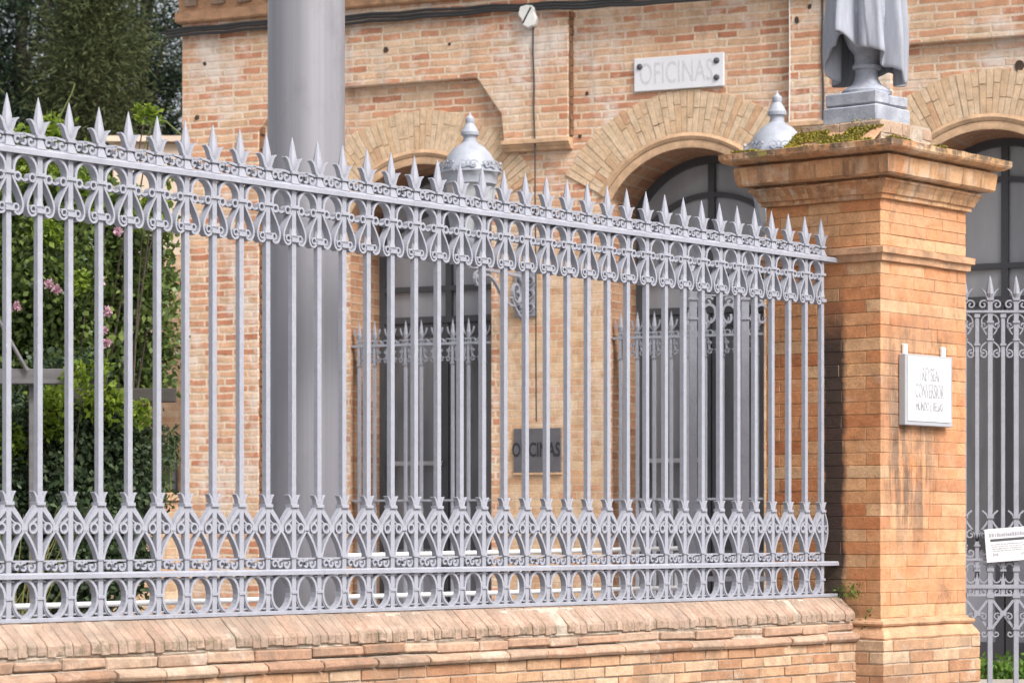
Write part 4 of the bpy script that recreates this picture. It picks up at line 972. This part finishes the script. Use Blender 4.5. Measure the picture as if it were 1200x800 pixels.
for sg in (-1, 1):
    bx = hs-sg*hs
    s_.scroll(hs+sg*.035, gz(357), .028, 1.2, .3, sg, .008, -d_, d_, 14)
    s_.scroll(bx+sg*.036, gz(381), .024, 1.2, 2.4, sg, .008, -d_, d_, 14)
    s_.ribbon(bez((bx+sg*.013, gz(368)), (bx+sg*.07, gz(372)), (bx+sg*.05, gz(384)), (bx+sg*.02, gz(392)), 9), .007, -d_, d_)
    s_.ribbon(bez((bx+sg*.014, gz(400)), (bx+sg*.04, gz(403)), (bx+sg*.07, gz(408)), (bx+sg*.045, gz(416)), 9), .008, -d_, d_)
    s_.scroll(bx+sg*.04, gz(415), .026, 1.2, 1.4, sg, .008, -d_, d_, 14)
    t_.scroll(bx+sg*.036, gz(626), .03, 1.2, .4, sg, .008, -d_, d_, 14); t_.scroll(bx+sg*.036, gz(647), .032, 1.2, 2.2, sg, .008, -d_, d_, 14)
    t_.ribbon(bez((bx+sg*.013, gz(610)), (bx+sg*.03, gz(618)), (hs-sg*.01, gz(620)), (hs-sg*.004, gz(634)), 8), .010, -d_, d_)
    t_.ring(hs+sg*.036, gz(671), .030, .055, .007, -d_, d_, 14)
    t_.scroll(hs+sg*.037, gz(693), .024, 1.2, .8, sg, .008, -d_, d_, 12)
    # crossed ribs under the lower rail
    t_.ribbon([(bx+sg*.013, gz(702)), (bx+sg*(gsp-.013), gz(735))], .014, -.008+.004*sg, .006+.004*sg)
    t_.scroll(bx+sg*.04, gz(722), .022, 1.1, 1.0, sg, .007, -d_, d_, 12)
    t_.scroll(bx+sg*.034, gz(742), .022, 1.1, 2.6, sg, .007, -d_, d_, 12)
t_.box(hs-.018, hs+.018, -.012, .012, gz(721), gz(715))
s0 = T.part('upper_scrollwork', s_, 'iron_far', base=GBASE); s0.location = (-gsp, 0, 0)
t0 = T.part('lower_scrollwork', t_, 'iron_far', base=GBASE); t0.location = (-gsp, 0, 0)
for k in range(0, 9):
    dup(b0, T.o, (k*gsp, 0, 0))
    if k < 8: dup(m0, T.o, ((k+.5)*gsp, 0, 0)); dup(s0, T.o, (k*gsp, 0, 0)); dup(t0, T.o, (k*gsp, 0, 0))
ga, gb = gx0-gsp*1.05, gx0+8*gsp+.05
for py, hh in ((366.5, .014), (656.5, .013), (689, .022), (698, .012), (866, .03)):
    r = MB(); r.box(ga, gb, -.018, .018, gz(py), gz(py)+hh); T.part('gate_rail', r, 'iron_far', base=T.base)
r = MB(); r.box(ga-.02, ga+.02, -.02, .02, .05, gz(360)); T.part('hinge_stile', r, 'iron_far', base=T.base)
# notice tied to the gate
cxn = (1155-600)/FPX*YG; zn0, zn1 = gz(659), gz(620); wn = .46; yn = -.035
T = Thing('gate_notice', 'white printed notice board tied to the grey entrance gate', 'notice', GF, (cxn, yn, zn0))
def slab(x0, x1, z0, z1, y0, y1): mb = MB(); mb.box(x0, x1, y0, y1, z0, z1); return mb
T.part('board', slab(cxn, cxn+wn, zn0, zn1, yn-.006, yn), 'white', bevel=.001)
T.part('header_line', slab(cxn+.03, cxn+wn-.03, zn1-.072, zn1-.058, yn-.0075, yn-.0062), 'frame')
mb = MB(); random.seed(5)
def dashes(z, h, xs, xe, lo=.006, hi=.02):
    x = xs
    while x < xe:
        wd = random.uniform(lo, hi); mb.box(x, min(x+wd, xe), yn-.0074, yn-.0062, z, z+h*random.uniform(.7, 1)); x += wd+random.uniform(.002, .006)
dashes(zn1-.046, .022, cxn+.025, cxn+wn-.05, .006, .012)
for k in range(4): dashes(zn1-.092-.012*k, .005, cxn+.03+.004*k, cxn+wn-.03-.03*(k == 3))
dashes(zn0+.035, .018, cxn+.04, cxn+.07, .004, .01); dashes(zn0+.032, .018, cxn+.20, cxn+.26, .004, .01)
T.part('print', mb, 'print')
T.o.rotation_euler = (0, R(-4.5), 0)
# scrolled gate leaf standing open inside
YL = 16.7; LF = Frame(0, YL, 0)
def lz(py): return EYE+(HOR-py)/FPX*YL
lx0 = (812-600)/FPX*YL; lsp = (873-812)/FPX*YL
T = Thing('open_gate_leaf', 'pale iron gate leaf with scroll frieze standing open behind the railing left of the pillar', 'gate', LF, (lx0, 0, .552))
BL = (0, 0, .552)
b = MB(); b.box(-.023, .023, -.023, .023, .56, lz(330)); b.box(-.029, .029, -.029, .029, lz(352), lz(349)); b.box(-.029, .029, -.029, .029, lz(375), lz(372)); b.box(-.032, .032, -.032, .032, lz(330), lz(325))
b.lathe([(.02, lz(325)), (.034, lz(318)), (.02, lz(312)), (.001, lz(300))], 0, 0, 10)
b0 = T.part('stile', b, 'iron', base=BL, bevel=.004)
s_ = MB(); hs = lsp/2
for sg in (-1, 1):
    bx = hs-sg*hs
    s_.ribbon(bez((bx+sg*.035, lz(376)), (bx+sg*.05, lz(352)), (bx+sg*.14, lz(352)), (bx+sg*.135, lz(368)), 12), .016, -.015, .015)
    s_.ribbon(bez((bx+sg*.135, lz(368)), (bx+sg*.13, lz(380)), (bx+sg*.07, lz(382)), (bx+sg*.085, lz(368)), 10), .014, -.015, .015)
    s_.scroll(bx+sg*.09, lz(354), .035, 1.2, .5, sg, .013, -.012, .012, 14)
    s_.scroll(bx+sg*.06, lz(336), .05, 1.1, 2.0, sg, .014, -.012, .012, 14)
    s_.ribbon(bez((bx+sg*.03, lz(345)), (bx+sg*.08, lz(333)), (hs, lz(338)), (hs, lz(327)), 8), .012, -.012, .012)
s_.box(.03, lsp-.03, -.014, .014, lz(347), lz(345)); t_ = MB(); t_.box(.03, lsp-.03, -.014, .014, .75, .79); t_.box(.03, lsp-.03, -.014, .014, 1.30, 1.33)
for sg in (-1, 1): t_.ribbon([(hs-sg*(hs-.03), .79), (hs+sg*(hs-.03), 1.30)], .02, -.012+.006*sg, 0+.006*sg)
s0 = T.part('scroll_panel', s_, 'iron', base=BL); t0 = T.part('lower_brace', t_, 'iron', base=BL)
for k in (1, 2):
    dup(b0, T.o, (k*lsp, 0, 0))
    if k < 2: dup(s0, T.o, (k*lsp, 0, 0)); dup(t0, T.o, (k*lsp, 0, 0))
# low planting and kerb seen through the entrance gate
kb = MB(); kb.box(2.75, 5.2, 18.75, 18.87, .553, .60, .004); single('kerb', kb, 'kerb', WLD, (2.75, 18.8, .55), kind='structure')
pts = np.column_stack([rng.uniform(2.75, 5.2, 9000), rng.uniform(18.9, 19.6, 9000), .57+np.abs(rng.normal(0, .055, 9000))])
single('ground_cover', leaf_mesh('ground_cover', pts, .05, .03, dirs=[(0, 0, 1)]*9000, spread=.7, base=(3, 19, .55)), 'hedge_leaf', WLD, (3, 19, .55), 'bright green ground cover in the bed behind the entrance gate', 'ground cover', kind='stuff')

# ================================================================== planting on the left
def wx(px, Y): return (px-600)/FPX*Y
def wz(py, Y): return EYE+(HOR-py)/FPX*Y
def limb_tree(T, base, top, rad, limbs, mat='bark'):
    mb = MB(); x, y, z = base
    k = 9; path = [(x+.12*math.sin(i*.9)*i/k, y+.1*math.cos(i*1.3)*i/k, z+(top-z)*i/k) for i in range(k+1)]
    mb.tube(path, [rad*(1-.85*i/k)*(1.35 if i == 0 else 1) for i in range(k+1)], 10)
    for (cx, cy, cz) in limbs:
        t = min(max((cz-.8-z)/(top-z), .12), .95); i = int(t*k); p = path[i]
        mid = ((p[0]+cx)/2, (p[1]+cy)/2, (p[2]+cz)/2+.12)
        r0 = rad*(.4*(1-t)+.08); mb.tube([p, mid, (cx, cy, cz)], [r0, r0*.65, r0*.2], 6)
    return T.part('trunk', mb, mat, smooth=True)
def conifer(px, Y, h, rw, mat, nclump, label, zlow=2.2, per=125, seed=1, L=.125, W=.024, sig=.17):
    X = wx(px, Y); g_ = np.random.default_rng(seed)
    T = Thing('conifer_tree', label, 'tree', WLD, (X, Y, GB), 'conifers beyond the courtyard')
    cs = []; pts = []; dr = []
    for i in range(nclump):
        z = zlow+(h-zlow)*g_.random()**1.1; f = (z-zlow)/(h-zlow)
        Rr = rw*(1-f)**.65*(.75+.5*g_.random())*(.8+.35*math.sin(z*2.1+seed))
        a = g_.random()*2*math.pi; q = math.sqrt(g_.random())
        c = np.array((X+Rr*q*math.cos(a), Y+Rr*q*math.sin(a), z-.15*q)); cs.append(c)
        m = int(per*(.6+.8*g_.random())); s = sig*(.6+.8*g_.random())
        out = np.array((math.cos(a), math.sin(a), -.15))
        p = c+g_.normal(size=(m, 3))*s*np.array((1.15, 1.15, .7)); pts.append(p); dr.append(np.tile(out+np.array((0, 0, .25*g_.normal())), (m, 1)))
    pts = np.concatenate(pts); dr = np.concatenate(dr)
    limb_tree(T, (X, Y, GB), h-.4, .20, [cs[i] for i in range(0, nclump, max(1, nclump//45))])
    T.part('crown', leaf_mesh('crown', pts, L, W, dr, .75, base=T.base), mat)
conifer(28, 36, 11.0, 2.3, 'conifer_dark', 620, 'dark conifer at the left edge behind the flowering shrub', seed=3)
conifer(108, 31, 8.0, 1.25, 'conifer_olive', 400, 'olive green conifer in front of the darker ones', seed=5, L=.10, W=.018, zlow=3.2)
conifer(172, 37, 11.5, 1.9, 'conifer_dark', 390, 'dark conifer whose crown meets the corner of the brick building', seed=9)
conifer(-95, 40, 12.0, 2.6, 'conifer_dark', 420, 'dark conifer mostly outside the left edge of the picture', seed=12)
conifer(100, 44, 12.5, 2.4, 'conifer_dark', 260, 'dark conifer farthest back between the other two dark ones', seed=15)

def shrub(name, label, clumps, mat, n, L, W, stems=None, Y0=18, spread=1.0, group=None, base=None):
    T = Thing(name, label, 'shrub', WLD, base, group); pts = []; tot = sum(c[3]*c[4]*c[5] for c in clumps)
    for (x, y, z, rx, ry, rz) in clumps:
        m = int(n*rx*ry*rz/tot); d = rng.normal(size=(m, 3)); d /= np.linalg.norm(d, axis=1, keepdims=True)
        r_ = rng.random(m)**.45
        pts.append(np.array((x, y, z))+d*r_[:, None]*np.array((rx, ry, rz))*(1+.18*rng.normal(size=(m, 1))))
    pts = np.concatenate(pts); keep = [pts[i, 2] > GB+.02 for i in range(len(pts))]
    T.part('foliage', leaf_mesh('foliage', pts[keep], L, W, base=T.base), mat)
    mb = MB()
    for (x, y, z, rx, ry, rz) in clumps:
        mb.tube([(base[0]+random.uniform(-.1, .1), base[1]+.3, GB), ((x+base[0])/2+random.uniform(-.15, .15), y+.38, (z+GB)/2), (x, y+.28, z)], [.014, .010, .004], 6)
    T.part('stem', mb, 'bark'); return T
def cl(px, py, Y, r, ry=None, rz=None): return (wx(px, Y), Y, wz(py, Y), r, ry or r*.8, rz or r)
RB = [cl(20, 245, 18.2, .34), cl(70, 235, 18.0, .30), cl(120, 262, 18.3, .32), cl(165, 285, 18.2, .24), cl(10, 310, 18.0, .36), cl(60, 320, 17.8, .34), cl(110, 340, 18.2, .34), cl(168, 350, 18.1, .26),
      cl(30, 390, 18.1, .36), cl(95, 400, 18.0, .34), cl(150, 410, 18.2, .26), cl(188, 405, 18.3, .16), cl(-50, 260, 18.3, .45), cl(-60, 360, 18.3, .5), cl(40, 430, 18.3, .36), cl(110, 440, 18.4, .34), cl(160, 445, 18.4, .24), cl(185, 330, 18.4, .17), cl(20, 470, 18.5, .36), cl(90, 480, 18.5, .34), cl(45, 195, 18.4, .2), cl(95, 205, 18.4, .2), cl(15, 180, 18.5, .16), cl(188, 260, 18.4, .14)]
RT = shrub('rose_bush', 'tall green rose bush with pink flowers behind the left of the railing', RB, 'rose_leaf', 62000, .052, .034, base=(wx(80, 18.1), 18.1, GB))
for px, py in ((126, 257), (139, 271), (20, 358), (58, 333), (127, 365), (122, 388), (125, 402), (10, 362), (66, 339), (118, 330)):
    c = (wx(px, 17.5), 17.5, wz(py, 17.5)); n = 34
    d = rng.normal(size=(n, 3)); d /= np.linalg.norm(d, axis=1, keepdims=True); d[:, 1] -= .5
    RT.part('flower', leaf_mesh('flower', np.array(c)+d*.008, .030, .026, d, .25, base=RT.base), 'petal')
LB = [cl(50, 165, 17.6, .13), cl(68, 158, 17.6, .10), cl(25, 168, 17.6, .10), cl(172, 132, 17.6, .065), cl(183, 142, 17.6, .05), cl(163, 128, 17.6, .04), cl(60, 140, 17.7, .05), cl(62, 210, 17.6, .10), cl(25, 200, 17.6, .09), cl(90, 215, 17.6, .10), cl(115, 235, 17.6, .08),
      cl(180, 240, 17.7, .10), cl(193, 205, 17.7, .07), cl(55, 270, 17.55, .10), cl(160, 255, 17.6, .07), cl(60, 472, 16.8, .13), cl(120, 470, 16.8, .13), cl(160, 485, 16.8, .09), cl(90, 440, 16.45, .09), cl(62, 500, 16.8, .10), cl(118, 432, 16.45, .07), cl(20, 520, 16.8, .10), cl(95, 330, 17.5, .08)]
LT = shrub('lime_creeper', 'lime green young creeper shoots rising over the rose bush', LB, 'lime_leaf', 4200, .050, .030, base=(wx(70, 17.6), 17.6, GB))
mb = MB(); mb.tube([(wx(150, 17.6), 17.6, wz(230, 17.6)), (wx(180, 17.6), 17.6, wz(140, 17.6)), (wx(195, 17.6), 17.6, wz(143, 17.6)), (wx(212, 17.6), 17.6, wz(158, 17.6))], .006, 5); LT.part('shoot', mb, 'stem')
mb = MB(); mb.tube([(wx(30, 17.6), 17.6, wz(230, 17.6)), (wx(58, 17.6), 17.6, wz(160, 17.6)), (wx(84, 17.6), 17.6, wz(110, 17.6)), (wx(88, 17.6), 17.6, wz(98, 17.6))], .006, 5); LT.part('shoot', mb, 'stem')
DB = [cl(15, 520, 17.0, .30), cl(70, 505, 17.0, .28), cl(120, 520, 17.0, .28), cl(160, 525, 17.1, .20), cl(20, 590, 16.9, .32), cl(80, 590, 16.9, .32), cl(140, 590, 17.0, .28), cl(170, 580, 17.1, .16), cl(40, 660, 16.9, .34), cl(110, 660, 16.9, .34),
      cl(100, 445, 17.2, .2), cl(-50, 560, 17.0, .42), cl(150, 655, 17.0, .2), cl(60, 450, 17.2, .2)]
shrub('dark_shrub', 'dense dark green shrub below the rose bush at the left of the railing', DB, 'dark_leaf', 46000, .046, .029, base=(wx(80, 17.0), 17.0, GB))
# dry ornamental grass in front of the shrub
T = Thing('ornamental_grass', 'thin yellowish grass blades in front of the dark shrub', 'plant', WLD, (wx(18, 16.4), 16.4, GB)); mb = MB()
for k in range(46):
    a = random.uniform(-.9, .9); x = wx(18, 16.4)+random.uniform(-.12, .12); h_ = random.uniform(.7, 1.25)
    mb.tube([(x, 16.4, GB), (x+a*.12, 16.4, GB+h_*.6), (x+a*.42, 16.4+random.uniform(-.1, .1), GB+h_)], [.004, .003, .001], 4)
T.part('blades', mb, plain('straw blades', (.20, .19, .06), .8))
# timber pergola
T = Thing('timber_pergola', 'weathered grey timber pergola carrying the rose bush', 'pergola', WLD, (wx(40, 17.3), 17.3, GB))
za = wz(441, 16.55)
T.part('beam', slab(wx(-120, 16.55), wx(118, 16.55), za-.045, za+.045, 16.52, 16.59), 'wood', bevel=.004)
zb_ = wz(463, 16.95); T.part('rear_beam', slab(wx(66, 16.95), wx(206, 16.95), zb_-.042, zb_+.042, 16.92, 16.99), 'wood_dark', bevel=.004)
for px, Y in ((41, 16.64), (-95, 16.64), (75, 17.04)):
    T.part('post', slab(wx(px, Y)-.03, wx(px, Y)+.03, GB, (za+.03 if Y < 16.8 else zb_+.03), Y-.045, Y+.045), 'wood', bevel=.004)
mb = MB(); mb.tube([(wx(-10, 16.5), 16.5, wz(360, 16.5)), (wx(32, 16.5), 16.5, wz(434, 16.5))], .012, 6); T.part('brace', mb, 'wood')
# cream outbuilding behind the shrubs
YO = 29.0
T = Thing('outbuilding', 'low cream outbuilding with brick lower wall behind the rose bush', 'building', WLD, (wx(180, YO), YO, GB))
xo0, xo1 = wx(132, YO), wx(330, YO); zo = wz(167, YO); zm = wz(300, YO)
w = MB(); w.box(xo0, xo1, YO, YO+4, zm, zo); T.part('upper_wall', w, 'plaster', bevel=.01)
w = MB(); w.box(xo0+.01, xo1-.01, YO-.03, YO+3.9, GB, zm-.002); T.part('lower_wall', w, 'brick_rubbed')
w = MB(); w.box(xo0-.06, xo1+.06, YO-.08, YO+4.1, zo+.002, zo+.06); T.part('roof_edge', w, 'plaster')
x0, x1 = wx(184, YO-.05), wx(208, YO-.05)
T.part('window', slab(x0, x1, wz(577, YO), wz(531, YO), YO-.06, YO-.032), 'frame'); T.part('pane', slab(x0+.02, x1-.02, wz(573, YO), wz(535, YO), YO-.066, YO-.061), 'glass_dark', parent=T.o.children[-1])
# orange brick planter with drooping plants beside the building corner
YP = 19.5; xa, xb = wx(120, YP), wx(208, YP); zt = wz(577, YP)
T = Thing('brick_planter', 'raised orange brick planter with a drooping plant beside the building corner', 'planter', WLD, ((xa+xb)/2, YP, GB))
w = MB(); w.box(xa, xb, YP, YP+.6, GB+.002, zt-.06); T.part('planter_wall', w, 'brick_rubbed', bevel=.006)
w = MB(); w.box(xa-.02, xb+.02, YP-.02, YP+.62, zt-.058, zt); T.part('planter_coping', w, 'brick_mould', bevel=.006)
pts = []; dr = []; mb = MB(); xp = wx(194, YP)
for k in range(20):
    a = random.uniform(0, 6.28); rr = random.uniform(.05, .16); hh = random.uniform(.25, .55); x0 = xp+random.uniform(-.12, .04)
    path = bez((x0, YP+.2, zt-.03), (x0+rr*.2*math.cos(a), YP+.2+rr*.2*math.sin(a), zt+hh), (x0+rr*.6*math.cos(a), YP+.2+rr*.9*math.sin(a), zt+hh*1.15), (x0+rr*.9*math.cos(a), YP+.2+rr*1.5*math.sin(a), zt+hh*.5), 10)
    mb.tube(path, .004, 4)
    for p in path[3:]:
        for _ in range(3): pts.append(p); dr.append((math.cos(a)*.5, math.sin(a)*.5, -.2))
T.part('plant_stem', mb, 'stem'); T.part('plant_leaves', leaf_mesh('plant_leaves', pts, .06, .016, dr, .6, base=T.base), 'dark_leaf')

# ================================================================== light, sky, camera
world = bpy.data.worlds.new('World'); sc.world = world; world.use_nodes = True
nt = world.node_tree; nt.nodes.clear()
SUN_EL, SUN_AZ = 48, 141                        # azimuth clockwise from +Y: from behind the camera, to its right
sky = nt.nodes.new('ShaderNodeTexSky'); sky.sky_type = 'NISHITA'; sky.sun_disc = False; sky.sun_elevation = R(SUN_EL); sky.sun_rotation = R(SUN_AZ)
sky.air_density = 1.0; sky.dust_density = 6.0; sky.ozone_density = 1.0
hsv = N(nt, 'ShaderNodeHueSaturation', {'Saturation': .28, 'Color': sky.outputs[0]})
bg = N(nt, 'ShaderNodeBackground', {'Color': hsv.outputs[0], 'Strength': .125}); out = nt.nodes.new('ShaderNodeOutputWorld'); nt.links.new(bg.outputs[0], out.inputs[0])
sl = bpy.data.lights.new('sun', 'SUN'); sl.energy = 1.6; sl.angle = R(17); sl.color = (1.0, .97, .93)
so = bpy.data.objects.new('sun', sl); COL.objects.link(so)
el, az = R(SUN_EL), R(SUN_AZ)
to = Vector((math.sin(az)*math.cos(el), math.cos(az)*math.cos(el), math.sin(el)))
so.rotation_euler = to.to_track_quat('Z', 'Y').to_euler(); so.location = (5, -5, 20)
cam = bpy.data.cameras.new('camera'); co = bpy.data.objects.new('camera', cam); COL.objects.link(co)
co.location = (0, 0, EYE); co.rotation_euler = (R(90), 0, 0)
cam.sensor_width = 36; cam.lens = FPX/1200*36; cam.shift_y = (HOR-400)/1200; cam.clip_end = 2000
cam.dof.use_dof = True; cam.dof.focus_distance = 13.2; cam.dof.aperture_fstop = 6.3
sc.camera = co
sc.view_settings.view_transform = 'Standard'; sc.view_settings.look = 'None'; sc.view_settings.gamma = 1; sc.view_settings.use_curve_mapping = False
sc.view_settings.exposure = 0.92
